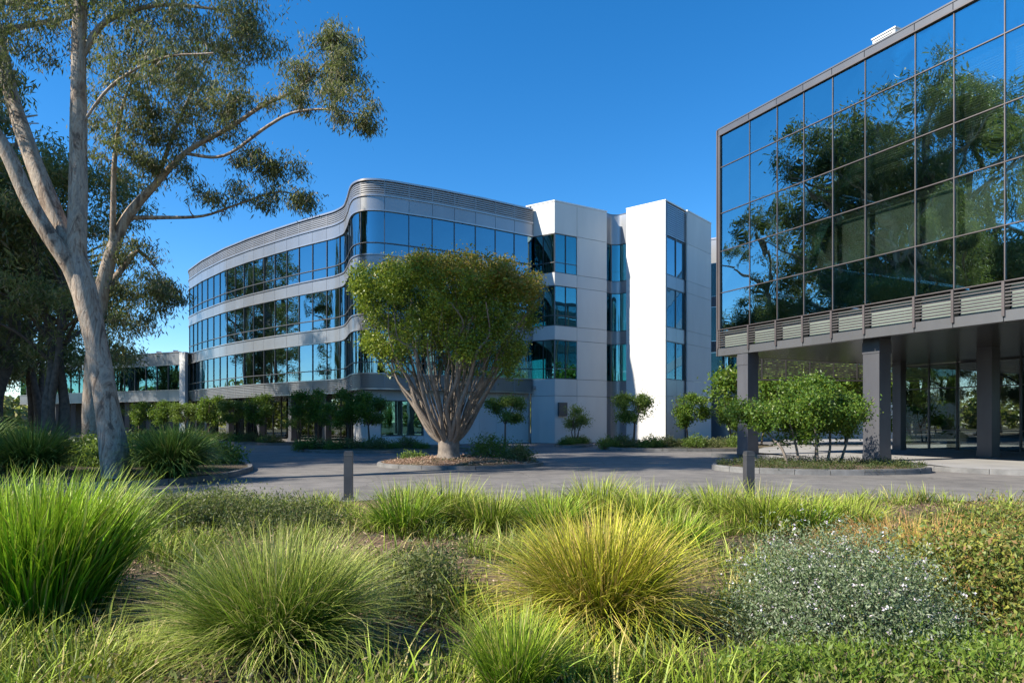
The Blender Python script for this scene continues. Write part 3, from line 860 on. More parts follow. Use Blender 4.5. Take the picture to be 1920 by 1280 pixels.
# ------------------------------------------------------------------ right glass building on columns
rb = empty('glass_office_building')
tag(rb, 'glass curtain wall office building raised on grey columns at the right, trees mirrored in it', 'building')
C0 = np.array([9.5, 30.7]); dF = np.array([0.492, -1.0]); 
def fpt(t): return C0 + dF * t
dFn = dF / np.linalg.norm(dF)
TL = [0, 1.67, 3.02, 4.21, 5.39, 6.6, 8.25, 9.38, 10.7, 12.1, 13.5, 14.9, 16.3, 17.7, 19.1, 20.5, 22.0, 23.5]
kf = np.linalg.norm(dF)
f_cv = line(tuple(fpt(0)), tuple(fpt(23.5)))
ZR = [14.7, 13.24, 11.13, 9.39, 7.49, 5.80]
rr = random.Random(3)
for i in range(len(TL) - 1):
    a, b = TL[i] * kf, TL[i + 1] * kf
    for z1, z0 in zip(ZR[:-1], ZR[1:]):
        mb = MB()
        ta, tb = rr.uniform(-0.012, 0.012), rr.uniform(-0.012, 0.012)
        P0, P1 = f_cv.at(a + 0.008)[0], f_cv.at(b - 0.008)[0]
        n = np.array([dFn[1], -dFn[0]])
        # each pane sits very slightly out of plane, as real glazing does
        V = []
        for oo in (-0.05, -0.078):
            for (P, z, k) in ((P0, z0 + .01, ta), (P1, z0 + .01, tb), (P1, z1 - .01, ta * 0.5), (P0, z1 - .01, tb * 0.5)):
                V.append((P[0] + n[0] * (oo + k * 0.5), P[1] + n[1] * (oo + k * 0.5), z))
        mb.add(V, [(0, 1, 2, 3), (7, 6, 5, 4), (0, 4, 5, 1), (1, 5, 6, 2), (2, 6, 7, 3), (3, 7, 4, 0)])
        mb.build('window_pane', M['glass_right'], rb)
    # fascia
    for z0, z1, o0, o1 in ((14.74, 14.98, -0.1, 0.02), (4.60, 4.93, -0.25, 0.03)):
        mb = MB(); cstrip(mb, f_cv, a + 0.012, b - 0.012, z0, z1, o0, o1); mb.build('fascia_panel', M['metal_r'], rb)
    mb = MB(); cstrip(mb, f_cv, b - 0.015, b + 0.015, 5.84, 14.74, -0.12, -0.02); mb.build('mullion', M['frame_r'], rb)
    # louvre bay: bracket, slats, pale glass behind
    louvre(rb, f_cv, a, b, 4.95, 5.76, M['slat_r'], 0.10, 0.04, 0.06, th=0.45)
    mb = MB(); cstrip(mb, f_cv, b - 0.03, b + 0.05, 4.75, 5.8, -0.2, 0.09); mb.build('bracket', M['frame_r'], rb)
    mb = MB(); cstrip(mb, f_cv, a + 0.05, b - 0.03, 4.95, 5.75, -0.32, -0.28); mb.build('back_panel', M['back_panel'], rb)
    # blinds
    mb = MB(); cstrip(mb, f_cv, a + 0.12, b - 0.1, 7.58, 9.22, -0.42, -0.40); mb.build('window_blind', M['blind'], rb)
    if TL[i] >= 5.3:
        mb = MB()
        for k in range(30):
            z = 10.55 + k * 0.082
            cstrip(mb, f_cv, a + 0.1, b - 0.08, z, z + 0.035, -0.46, -0.42)
        mb.build('slatted_blind', M['slat_blind'], rb)
for z in ZR[1:]:
    mb = MB(); cstrip(mb, f_cv, 0, f_cv.L, z - 0.016, z + 0.016, -0.115, -0.015 if z > 6 else 0.06); mb.build('rail', M['frame_r'], rb)
mb = MB(); cstrip(mb, f_cv, -0.02, 12.5, 14.985, 15.04, -0.5, 0.04); mb.build('coping', M['metal_r'], rb)
mb = MB(); cstrip(mb, f_cv, 12.51, f_cv.L, 14.985, 15.10, -0.7, 0.02); mb.build('coping', M['coping'], rb)
mb = MB(); cstrip(mb, f_cv, 0, f_cv.L, 14.69, 14.735, -0.12, 0.04); mb.build('rail', M['frame_r'], rb)
mb = MB(); cstrip(mb, f_cv, -0.07, 0.0, 4.6, 14.98, -0.12, 0.06); mb.build('corner_post', M['frame_r'], rb)
nb = np.array([-dFn[1], dFn[0]])      # back into the building
E = C0 + nb * 26
e_cv = line(tuple(E), tuple(C0 - nb * 0.0))
eb = [0.0] + fillb(0.0, e_cv.L, 1.6)
for a, b in zip(eb[:-1], eb[1:]):
    for z1, z0 in zip(ZR[:-1], ZR[1:]):
        mb = MB(); cstrip(mb, e_cv, a + 0.03, b - 0.03, z0 + .03, z1 - .03, -0.08, -0.05); mb.build('window_pane', M['glass_right'], rb)
    mb = MB(); cstrip(mb, e_cv, b - 0.035, b + 0.03, 4.93, 14.7, -0.12, 0.04); mb.build('mullion', M['frame_r'], rb)
    mb = MB(); cstrip(mb, e_cv, a + 0.012, b - 0.012, 4.60, 4.95, -0.25, 0.0); mb.build('fascia_panel', M['metal_r'], rb)
    louvre(rb, e_cv, a, b, 4.95, 5.76, M['slat_r'], 0.115, 0.05, 0.03)
mb = MB(); cstrip(mb, e_cv, 0, e_cv.L, 14.71, 15.02, -0.3, 0.03); mb.build('coping', M['metal_r'], rb)
Fe = fpt(23.5)
def rpoly(ins): 
    a = C0 + nb * ins + dFn * ins; b = Fe + nb * ins; c = Fe + nb * 26; d = E + dFn * ins
    return [tuple(a), tuple(b), tuple(c), tuple(d)]
slab('roof', rpoly(0.3), 14.72, 14.9, M['core'], rb)
for z in (13.0, 9.25, 5.45): slab('floor_slab', rpoly(0.75), z, z + 0.3, M['core'], rb)
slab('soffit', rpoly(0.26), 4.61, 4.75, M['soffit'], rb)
ic = [tuple(C0 + nb * 7 + dFn * 7), tuple(Fe + nb * 7), tuple(Fe + nb * 24), tuple(E + dFn * 7 - nb * 3)]
slab('inner_core', ic, 4.8, 14.7, M['core'], rb)
# columns
for (xp, dd, w) in ((1402, 29.5, 0.86), (1644, 24.6, 0.90), (1853, 27.2, 0.78), (1686, 34.0, 0.6), (2080, 19.5, 0.9)):
    x = (xp - 960) / 1250 * dd
    ang = math.atan2(dFn[1], dFn[0])
    cm = MB(); cm.box((x, dd, 2.38), (w * 0.72, w * 0.72, 4.46), ang)
    cm.box((x, dd, 0.28), (w * 0.76, w * 0.76, 0.25), ang); cm.box((x, dd, 4.3), (w * 0.76, w * 0.76, 0.42), ang)
    cm.build('column', M['column'], rb)
# lobby glass wall on the ground floor
l_cv = line((21.2, 36.2), (32.0, 14.6))
ls = fillb(0.0, l_cv.L, 1.45); pv = 0.0
for i, s in enumerate(ls):
    for z0, z1 in ((0.2, 1.15), (1.18, 3.3), (3.35, 4.58)):
        mb = MB(); cstrip(mb, l_cv, pv + 0.03, s - 0.03, z0, z1, -0.05, -0.02); mb.build('window_pane', M['glass_lobby'], rb)
    mb = MB(); cstrip(mb, l_cv, s - 0.035, s + 0.035, 0.15, 4.6, -0.1, 0.04); mb.build('mullion', M['frame'], rb)
    pv = s
mb = MB()
for z in (0.17, 1.16, 3.32, 4.55): cstrip(mb, l_cv, 0, l_cv.L, z - 0.025, z + 0.025, -0.09, 0.03)
mb.build('transom', M['frame'], rb)
l2 = line((14.6, 33.3), (21.2, 36.2))
l3 = line((26.0, 39.0), (38.0, 15.0)); mb = MB(); cstrip(mb, l3, 0, l3.L, 0.16, 4.6, -0.2, 0.0); mb.build('inner_wall', M['core_dark'], rb)
# hanging louvre screen at the back of the undercroft
h_cv = line((12.6, 37.2), (24.0, 38.6))
hb = [0.0] + fillb(0.0, h_cv.L, 1.4)
for a, b in zip(hb[:-1], hb[1:]): louvre(rb, h_cv, a, b, 4.02, 5.2, M['metal_dark'], 0.1, 0.06, 0.0, 'louvre_screen')
mb = MB(); cstrip(mb, h_cv, 0, h_cv.L, 3.90, 4.0, -0.2, 0.05); mb.build('beam', M['metal_dark'], rb)
# rooftop unit
ru = fpt(6.9) + nb * 0.9
un = empty('rooftop_unit', (ru[0], ru[1], 15.02), 0, 0.72)
tag(un, 'small white ventilation unit on the roof edge of the glass building', 'roof unit')
mb = MB(); mb.box((0, 0, 0.45), (1.2, 0.9, 0.62), math.atan2(dFn[1], dFn[0])); mb.box((0, 0, 0.79), (1.3, 1.0, 0.07), math.atan2(dFn[1], dFn[0])); mb.build('casing', M['coping'], un)
mb = MB()
for k in range(5): mb.box((-0.41, -0.2, 0.25 + k * 0.09), (0.9, 0.03, 0.03), math.atan2(dFn[1], dFn[0]))
mb.build('vent_grille', M['metal_dark'], un)
mb = MB(); mb.box((0.0, 0, 0.06), (1.0, 0.7, 0.14), math.atan2(dFn[1], dFn[0])); mb.build('foot', M['metal_dark'], un)

# ------------------------------------------------------------------ bollards
def bollard(x, y, label):
    r = empty('bollard', (x, y, 0.0), 0.12)
    tag(r, label, 'bollard', 'grey square bollards by the kerb')
    mb = MB(); mb.box((0, 0, 0.50), (0.162, 0.162, 1.0)); mb.box((0, 0, 1.012), (0.145, 0.145, 0.025)); mb.build('post', M['bollard'], r)
    mb = MB(); mb.box((0, 0, 0.955), (0.169, 0.169, 0.018)); mb.build('band', M['metal_dark'], r)
    mb = MB(); mb.box((0, 0, 0.11), (0.24, 0.24, 0.03)); mb.build('base_plate', M['metal_dark'], r)
bollard((653.5 - 960) / 1250 * 12.95, 12.95, 'grey square bollard standing clear in front of the round tree island')
bollard((1404 - 960) / 1250 * 12.95, 12.95, 'grey square bollard rising out of strap grass near the planter kerb')

# ------------------------------------------------------------------ foliage machinery
def leaf_quads(P, A, B, L, W):
    """P base points, A axis, B side unit vectors"""
    n = len(P)
    L = np.broadcast_to(L, (n,))[:, None]; W = np.broadcast_to(W, (n,))[:, None]
    V = np.empty((n, 4, 3))
    V[:, 0] = P; V[:, 1] = P + A * L * 0.45 + B * W * 0.5; V[:, 2] = P + A * L; V[:, 3] = P + A * L * 0.45 - B * W * 0.5
    return V.reshape(-1, 3), np.arange(n * 4).reshape(n, 4)

def unit(v): return v / (np.linalg.norm(v, axis=-1, keepdims=True) + 1e-9)

def leaves(rng, tips, per, spread, L, W, droop=0.0, flat=0.0, jit=0.35):
    n = len(tips) * per
    c = np.repeat(tips, per, axis=0)
    sp = np.repeat(rng.uniform(0.6, 1.3, len(tips)), per)[:, None]
    P = c + rng.normal(size=(n, 3)) * np.array([spread, spread, spread * 0.75]) * sp
    A = rng.normal(size=(n, 3)); A = unit(A)
    A[:, 2] -= droop; A = unit(A)
    B = unit(np.cross(A, rng.normal(size=(n, 3)) + np.array([0, 0, flat])))
    Ls = L * rng.uniform(1 - jit, 1 + jit, n); Ws = W * rng.uniform(1 - jit, 1 + jit, n)
    return leaf_quads(P, A, B, Ls, Ws)

def tubes(polys, sides_thick=12, lump=0.0, rng=None):
    """polys: list of (k,4) arrays x,y,z,r -> V,F quads"""
    VV = []; FF = []; base = 0
    for p in polys:
        p = np.asarray(p, float); k = len(p)
        rmax = p[:, 3].max()
        n = sides_thick if rmax > 0.09 else (6 if rmax > 0.025 else (4 if rmax > 0.012 else 3))
        t = np.gradient(p[:, :3], axis=0); t = unit(t)
        ref = np.array([1.0, 0, 0]) if abs(t[0, 0]) < 0.8 else np.array([0, 1.0, 0])
        u = unit(np.cross(t, ref)); w = np.cross(t, u)
        th = np.linspace(0, 2 * np.pi, n, endpoint=False)
        R = p[:, 3][:, None] * np.ones((1, n))
        if lump and rmax > 0.09 and rng is not None:
            ph = rng.uniform(0, 6, 4); sarr = np.arange(k)[:, None]
            R = R * (1 + lump * (np.sin(3 * th[None] + sarr * 0.35 + ph[0]) * 0.5 + np.sin(5 * th[None] - sarr * 0.6 + ph[1]) * 0.3 + np.sin(sarr * 0.9 + ph[2]) * 0.4))
        V = p[:, None, :3] + (np.cos(th)[None, :, None] * u[:, None] + np.sin(th)[None, :, None] * w[:, None]) * R[:, :, None]
        VV.append(V.reshape(-1, 3))
        i = np.arange(k - 1)[:, None] * n; j = np.arange(n)[None]; j2 = (j + 1) % n
        FF.append(np.stack([i + j, i + j2, i + n + j2, i + n + j], -1).reshape(-1, 4) + base)
        base += k * n
    return np.vstack(VV), np.vstack(FF)

def densify(poly, step=0.25):
    p = np.asarray(poly, float)
    # catmull-rom through the given points
    out = []
    P = np.vstack([2 * p[0] - p[1], p, 2 * p[-1] - p[-2]])
    for i in range(1, len(P) - 2):
        L = np.linalg.norm(P[i + 1, :3] - P[i, :3]); n = max(2, int(L / step))
        for u in np.linspace(0, 1, n, endpoint=False):
            a, b, c, d = P[i - 1], P[i], P[i + 1], P[i + 2]
            out.append(0.5 * ((2 * b) + (-a + c) * u + (2 * a - 5 * b + 4 * c - d) * u * u + (-a + 3 * b - 3 * c + d) * u ** 3))
    out.append(p[-1]); out = np.array(out); out[:, 3] = np.maximum(out[:, 3], 0.004)
    return out

def in_blobs(rng, blobs, n_total):
    """blobs: (centre, radii(3), weight) -> points, denser to the shell"""
    w = np.array([b[2] for b in blobs], float); w /= w.sum()
    out = []
    for (c, r, _), k in zip(blobs, rng.multinomial(n_total, w)):
        d = unit(rng.normal(size=(k, 3))); rad = rng.uniform(0, 1, (k, 1)) ** (1 / 2.6)
        out.append(np.array(c) + d * rad * np.array(r))
    return np.vstack(out)

def gappy(rng, P, scale, cut):
    """drop targets where a smooth 3D pattern is low, so crowns break into separate sprays"""
    ph = rng.uniform(0, 6, 6)
    v = (np.sin(P[:, 0] * scale + ph[0] + np.sin(P[:, 2] * scale * .7 + ph[3])) + np.sin(P[:, 1] * scale * 1.1 + ph[1]) + np.sin(P[:, 2] * scale * 1.3 + ph[2] + np.sin(P[:, 0] * scale * .8 + ph[4])))
    return P[v > cut]

def grow(rng, limbs, targets, start_min=0, sag=0.05, r0=0.02, rk=0.011, up=0.25, bend=0.12):
    """connect each target to the nearest limb or branch; returns branch polylines"""
    nodes = np.vstack([l[start_min:] for l in limbs])
    pool = [nodes]
    N = nodes.copy()
    d0 = np.min(np.linalg.norm(targets[:, None, :] - N[None, ::3, :3], axis=2), axis=1) if len(N) < 4000 else np.linalg.norm(targets - N[:, :3].mean(0), axis=1)
    order = np.argsort(d0)
    cap = len(N) + len(targets) * 4 + 10
    buf = np.zeros((cap, 4)); buf[:len(N)] = N; cnt = len(N)
    br = []
    for i in order:
        t = targets[i]
        dv = buf[:cnt, :3] - t
        cost = np.sqrt((dv ** 2).sum(1)) + np.maximum(0, dv[:, 2]) * up * 2
        j = int(np.argmin(cost)); q = buf[j]; L = np.linalg.norm(t - q[:3])
        if L < 0.05: continue
        m = 5
        u = np.linspace(0, 1, m)[:, None]
        line_ = q[:3] + (t - q[:3]) * u
        side = rng.normal(size=3) * L * bend
        line_ += np.sin(u * np.pi) * side + np.array([0, 0, 1]) * (np.sin(u * np.pi) * -sag * L)
        rs = min(q[3] * 0.7, r0 + rk * L); re = min(rs, 0.005)
        rad = rs + (re - rs) * u[:, 0]
        b = np.hstack([line_, rad[:, None]])
        br.append(b)
        buf[cnt:cnt + 4] = b[1:]; cnt += 4
    return br

def tree_meshes(rng, name, limbs, targets, leafspec, bark, leafm, lump=0.05, grow_kw={}, extra_thick=12):
    limbs = [densify(l) for l in limbs]
    br = grow(rng, limbs, targets, **grow_kw)
    V1, F1 = tubes(limbs, extra_thick, lump, rng)
    V2, F2 = tubes(br) if br else (np.zeros((0, 3)), np.zeros((0, 4), int))
    tm = fast_mesh(name + '_trunk', V1, F1, bark, True)
    bm_ = fast_mesh(name + '_branches', V2, F2, bark, True)
    LV, LF = leaves(rng, targets, **leafspec)
    lm = fast_mesh(name + '_crown', LV, LF, leafm)
    return tm, bm_, lm

def place_tree(name, meshes, loc, label, cat='tree', group=None, rz=0.0, sc=1.0):
    r = empty(name, loc, rz, sc)
    tag(r, label, cat, group)
    link_mesh('trunk', meshes[0], r); link_mesh('branches', meshes[1], r); link_mesh('crown', meshes[2], r)
    return r

# ------------------------------------------------------------------ the big gum tree
rng = np.random.default_rng(11)
D = 17.4
def q(x, y, r, d=D):
    p = px(x, y, d); return [p[0], p[1], p[2], r]
base = q(214, 902, 0.50)
gum_limbs = [
    [q(224, 925, 0.44), q(219, 885, 0.37), q(204, 780, 0.30), q(184, 660, 0.27), q(161, 560, 0.29), q(142, 478, 0.26)],
    [q(143, 490, 0.25), q(146, 380, 0.22), q(147, 250, 0.20), q(148, 110, 0.17), q(152, -30, 0.15), q(160, -160, 0.10), q(180, -260, 0.05)],
    [q(150, 540, 0.20, D), q(132, 475, 0.23, D), q(112, 425, 0.23, D + 0.1), q(66, 312, 0.21, D + .2), q(25, 190, 0.18, D + .4), q(0, 90, 0.16, D + .6), q(-30, -60, 0.11, D + .8), q(-40, -190, 0.05, D + 1)],
    [q(152, 560, 0.18, D), q(132, 500, 0.21, D - .15), q(98, 450, 0.20, D - .35), q(56, 380, 0.185, D - .5), q(10, 280, 0.17, D - .7), q(-50, 190, 0.14, D - .9), q(-120, 80, 0.09, D - 1.2), q(-170, -60, 0.04, D - 1.4)],
    [q(150, 110, 0.10), q(200, 40, 0.07, D + .3), q(300, 10, 0.05, D + .6), q(430, 20, 0.03, D + .8)],
    [q(148, 240, 0.03), q(210, 160, 0.035, D - .3), q(300, 110, 0.03, D - .6), q(400, 100, 0.02, D - .7)],
]
def blobpx(x, y, rx, ry, d, dr, w):
    c = px(x, y, d); s = d / 1250
    return (c, (rx * s, dr, ry * s), w)
gum_blobs = [blobpx(30, 40, 130, 75, D + .3, 1.5, 3.0), blobpx(-90, 20, 120, 130, D - .3, 1.6, 2.2), blobpx(230, 30, 120, 60, D + .2, 1.4, 2.6),
             blobpx(380, 30, 140, 70, D + .6, 1.4, 3.4), blobpx(300, 110, 110, 55, D - .2, 1.2, 1.8), blobpx(465, 60, 70, 60, D + .6, 0.9, 1.7),
             blobpx(160, -150, 300, 120, D, 2.2, 5.0), blobpx(400, -90, 180, 90, D + .5, 1.6, 3.0), blobpx(-60, 120, 70, 60, D - 1, 1, .8)]
tg = gappy(rng, in_blobs(rng, gum_blobs, 2300), 4.6, .35)
ms = tree_meshes(rng, 'gum', gum_limbs, tg, dict(per=34, spread=0.17, L=0.17, W=0.030, droop=1.3), M['gum_bark'], M['euc'], 0.05, dict(up=0.1), 20)
t = place_tree('gum_tree', ms, (0, 0, 0), 'tall smooth barked gum tree with leaning pale trunk forking above the kerb', 'tree')

# second gum just behind, its limbs reach right across the sky
D2 = 23.0
g2_limbs = [
    [q(172, 850, 0.34, D2), q(176, 700, 0.29, D2), q(186, 570, 0.25, D2), q(208, 480, 0.21, D2), q(240, 405, 0.17, D2), q(292, 345, 0.12, D2), q(350, 285, 0.09, D2), q(430, 240, 0.075, D2), q(490, 200, 0.06, D2), q(560, 165, 0.045, D2), q(620, 110, 0.02, D2)],
    [q(192, 555, 0.14, D2 + .3), q(232, 500, 0.10, D2 + .5), q(260, 470, 0.08, D2 + .6), q(290, 500, 0.04, D2 + .8)],
    [q(345, 288, 0.06, D2), q(420, 292, 0.055, D2 - .4), q(500, 238, 0.06, D2 - .5), q(548, 212, 0.05, D2 - .6), q(610, 205, 0.035, D2 - .8), q(680, 215, 0.012, D2 - 1)],
    [q(240, 408, 0.09, D2), q(300, 408, 0.07, D2 + .4), q(380, 405, 0.05, D2 + .6), q(440, 385, 0.04, D2 + .6), q(520, 360, 0.03, D2 + .5), q(570, 370, 0.012, D2 + .5)],
    [q(210, 478, 0.10, D2), q(212, 400, 0.09, D2 - .3), q(215, 300, 0.075, D2 - .5), q(230, 200, 0.05, D2 - .6), q(260, 120, 0.02, D2 - .6)],
    [q(292, 345, 0.08, D2), q(330, 240, 0.06, D2 + .5), q(370, 150, 0.04, D2 + .9), q(400, 90, 0.015, D2 + 1)],
]
g2_blobs = [blobpx(620, 80, 45, 45, D2, .9, 1.6), blobpx(640, 130, 50, 50, D2 - .2, 1, 1.7), blobpx(575, 140, 60, 40, D2, .8, 1.2), blobpx(640, 190, 65, 35, D2 - .8, .8, 1.5),
            blobpx(685, 212, 24, 30, D2 - .9, .5, .8), blobpx(540, 185, 55, 25, D2 - .4, .8, .8), blobpx(430, 200, 50, 60, D2, 1, 1.5), blobpx(470, 290, 45, 25, D2, .7, .7),
            blobpx(530, 320, 45, 45, D2 + .5, .8, 1.3), blobpx(560, 375, 34, 30, D2 + .5, .6, 1.0), blobpx(480, 355, 60, 35, D2 + .6, .9, 1.2), blobpx(400, 370, 60, 30, D2 + .6, .8, .8),
            blobpx(340, 220, 85, 75, D2 + .3, 1.6, 3.6), blobpx(250, 260, 80, 90, D2 - .3, 1.6, 3.2), blobpx(370, 130, 90, 70, D2 + .8, 1.4, 2.6), blobpx(230, 150, 80, 70, D2 - .5, 1.4, 2.2),
            blobpx(300, 320, 70, 40, D2 + .3, 1.2, 1.2), blobpx(270, 540, 62, 45, D2 + .8, 1.1, 2.0), blobpx(315, 560, 34, 40, D2 + .8, .8, 1.1), blobpx(240, 470, 60, 30, D2 + .6, 1, 1.0), blobpx(240, 610, 45, 35, D2 + .7, .9, 1.0), blobpx(210, 650, 35, 40, D2 + .7, .9, .8)]
rng = np.random.default_rng(12)
tg = gappy(rng, in_blobs(rng, g2_blobs, 3300), 4.6, .35)
ms = tree_meshes(rng, 'gum2', g2_limbs, tg, dict(per=34, spread=0.18, L=0.19, W=0.036, droop=1.2), M['gum_bark'], M['euc'], 0.05, dict(up=0.05, bend=0.16), 14)
place_tree('gum_tree', ms, (0, 0, 0), 'slender gum tree whose long limbs reach right across the sky over the curved building', 'tree')

# darker trees behind on the left: two own models
D3 = 30.0
def generic_gum(seed, H, R, trunks, per, ntar, L, W, bark, leafm, low=0.28, name='g'):
    rng = np.random.default_rng(seed)
    limbs = []; blobs = []
    for k in range(trunks):
        az = 2 * math.pi * k / trunks + rng.uniform(0, 1.5); sp = R * rng.uniform(0.25, 0.55)
        r0 = 0.03 * H / max(1, trunks) ** 0.5 * rng.uniform(0.8, 1.2)
        dx, dy = math.cos(az), math.sin(az)
        pts = [[dx * .15 * trunks * .3, dy * .15 * trunks * .3, -0.2, r0 * 1.25]]
        for s in (0.15, 0.35, 0.55, 0.75, 0.93):
            pts.append([dx * sp * s ** 1.3 + rng.normal() * .15, dy * sp * s ** 1.3 + rng.normal() * .15, H * s, r0 * (1 - s * .85)])
        limbs.append(pts)
        for m in range(5):
            s = rng.uniform(0.3, 0.7); az2 = rng.uniform(0, 2 * math.pi)
            b0 = np.array([dx * sp * s ** 1.3, dy * sp * s ** 1.3, H * s]); rr_ = R * rng.uniform(.5, .95)
            limbs.append([[*b0, r0 * .35], [*(b0 + [math.cos(az2) * rr_ * .4, math.sin(az2) * rr_ * .4, H * .08]), r0 * .25], [*(b0 + [math.cos(az2) * rr_, math.sin(az2) * rr_, H * .14]), 0.02]])
    for k in range(26):
        zz = rng.uniform(low, 0.98); prof = math.sin(math.pi * min(1, (zz - low * 0.7) / (1.06 - low * 0.7))) ** 0.6
        az = rng.uniform(0, 2 * math.pi); rr_ = R * prof * rng.uniform(0.15, 0.9)
        s = R * rng.uniform(0.22, 0.38)
        blobs.append(((math.cos(az) * rr_, math.sin(az) * rr_, H * zz), (s, s, s * .75), s * s))
    tg = gappy(rng, in_blobs(rng, blobs, int(ntar * (1.9 if name != 'gc' else 2.1))), 2.6, .1 if name != 'gc' else .6)
    return tree_meshes(rng, name, limbs, tg, dict(per=per, spread=0.30, L=L, W=W, droop=0.9), bark, leafm, 0.08, {}, 10)
GA = generic_gum(21, 12.5, 4.2, 3, 34, 900, 0.24, 0.055, M['dark_bark'], M['euc_dark'], 0.32, 'ga')
GB = generic_gum(22, 16.0, 5.0, 2, 32, 1100, 0.27, 0.06, M['dark_bark'], M['euc'], 0.25, 'gb')
GC = generic_gum(23, 21.0, 6.0, 2, 32, 1300, 0.30, 0.07, M['gum_bark'], M['euc'], 0.3, 'gc')
dark_trees = [
    (GA, (-19.2, 28.0), 0.3, 1.0, 'dark multi stemmed tree close behind the leaning pale trunk'),
    (GB, (-23.5, 30.5), 1.4, 0.95, 'bushy dark tree at the left edge with brown tinged foliage'),
    (GA, (-26.8, 37.5), 2.2, 1.05, 'dark tree standing further back by the end of the low wing'),
    (GB, (-34.0, 42.0), 0.9, 0.9, 'broad dark tree at the far left edge behind the others'),
]
for g, (x, y), rz, sc, lab in dark_trees:
    place_tree('dark_tree', g, (x, y, 0.1), lab, 'tree', 'dark trees at the left behind the gum trees', rz, sc)
# the stand of tall gums outside the frame on the left, mirrored in both glass walls
for i, (g, x, y, rz, sc) in enumerate([(GC, -26.0, 26.5, 0.4, 1.42), (GC, -31.5, 34, 2.0, 1.45), (GC, -38.5, 41, 3.3, 1.25), (GC, -34, 26, 1.0, 1.5), (GA, -22, 12.5, 5.0, .95), (GC, -43, 33, 4.1, 1.2),
                                       (GC, -49, 61, 2.2, 1.2), (GC, -58, 69, 5.2, 1.25), (GC, -28.5, 29, 0.9, 1.6), (GC, -40, 19.5, 3.4, 1.6), (GB, -70, 62, 1.2, 1.4), (GC, -58, 46, 1.2, 1.1), (GB, -43, 23, 5.1, 1.3), (GC, -70, 70, 0.2, 1.2), (GB, -64, 34, 2.9, 1.3)]):
    lab = ['tall gum at the left edge whose crown hangs in behind the leaning pale trunk', 'tall gum at the left edge, standing behind the dark trees'][i] if i < 2 else 'tall gum in the stand that is mirrored in the glass walls'
    if i == 4: lab = 'shorter dark tree left of the leaning gum, seen only in the mirrored glass'
    place_tree('tall_gum_tree', g, (x, y, 0.0), lab, 'tree', 'tall gums mirrored in the glass walls', rz, sc)

# ------------------------------------------------------------------ vase shaped tree on the round island
rng = np.random.default_rng(31)
vx, vy = -2.3, 24.2
limbs = [[[vx, vy, 0.1, 0.52], [vx, vy, 0.45, 0.40], [vx, vy, 0.8, 0.40], [vx, vy, 1.1, 0.34]]]
ns = 66
for k in range(ns):
    u = (k + 0.5) / ns
    az = k * 2.39996; rr_ = math.sqrt(u) * 3.25
    ex, ey = math.cos(az) * rr_, math.sin(az) * rr_ * 0.92
    top = 5.9 - 0.7 * (rr_ / 3.25) ** 2 + rng.normal() * .2
    b0 = np.array([vx + ex * .06, vy + ey * .06, 0.75]); e = np.array([vx + ex, vy + ey, top])
    r0 = rng.uniform(.03, .11) if rr_ > 2.5 else rng.uniform(0.018, 0.055)
    pts = []
    for s in (0, .12, .3, .5, .7, .86, 1.0):
        p = b0 + (e - b0) * s
        out = (s ** 0.7 - s) * 1.15
        p = p + np.array([ex, ey, 0]) * out * .35 + rng.normal(size=3) * 0.14 * (0.15 + s)
        pts.append([*p, r0 * (1 - s * .82)])
    limbs.append(pts)
bl = []
for k in range(60):
    u = (k + 0.5) / 60; az = k * 2.39996 + .5; rr_ = math.sqrt(u) * 3.15
    zt = 7.0 - 0.9 * (rr_ / 3.3) ** 3 + rng.normal() * .12
    bl.append(((vx + math.cos(az) * rr_, vy + math.sin(az) * rr_ * .92, zt), (.62, .62, .5), 1.3))
for k in range(110):
    az = rng.uniform(0, 2 * math.pi); zz = rng.uniform(0, 1); rr_ = 2.15 + 1.0 * zz ** .6
    bl.append(((vx + math.cos(az) * rr_, vy + math.sin(az) * rr_ * .92, 3.5 + 3.1 * zz), (.45, .45, .55), .35 + .9 * zz))
for k in range(60):
    az = rng.uniform(0, 2 * math.pi); rr_ = rng.uniform(0, 2.8)
    bl.append(((vx + math.cos(az) * rr_, vy + math.sin(az) * rr_, rng.uniform(4.3, 6.3)), (.6, .6, .6), .6))
tg = gappy(rng, in_blobs(rng, bl, 5600), 5.0, -.9)
lm_ = [densify(l, 0.2) for l in limbs]
br = grow(rng, lm_, tg, up=0.5, r0=.012, rk=.012, bend=.12)
V1, F1 = tubes(lm_, 12, 0.08, rng); V2, F2 = tubes(br)
LV, LF = leaves(rng, tg, per=24, spread=0.13, L=0.09, W=0.055)
cz = LV.reshape(-1, 4, 3).mean(1)
hot = (cz[:, 2] > 6.55 - 0.28 * (cz[:, 0] - vx) + rng.normal(size=len(cz)) * .35)  # leaves towards the top and right take the orange tinted mix
r = empty('vase_tree', (0, 0, 0)); tag(r, 'vase shaped tree with many bare ribs on the round mulch island', 'tree')
link_mesh('trunk', fast_mesh('vase_trunk', V1, F1, M['tan_bark'], True), r); link_mesh('branches', fast_mesh('vase_branches', V2, F2, M['tan_bark'], True), r)
link_mesh('crown', fast_mesh('vase_crown', LV, LF, [M['ficus'], M['ficus_top']], mat_index=hot.astype(int)), r)

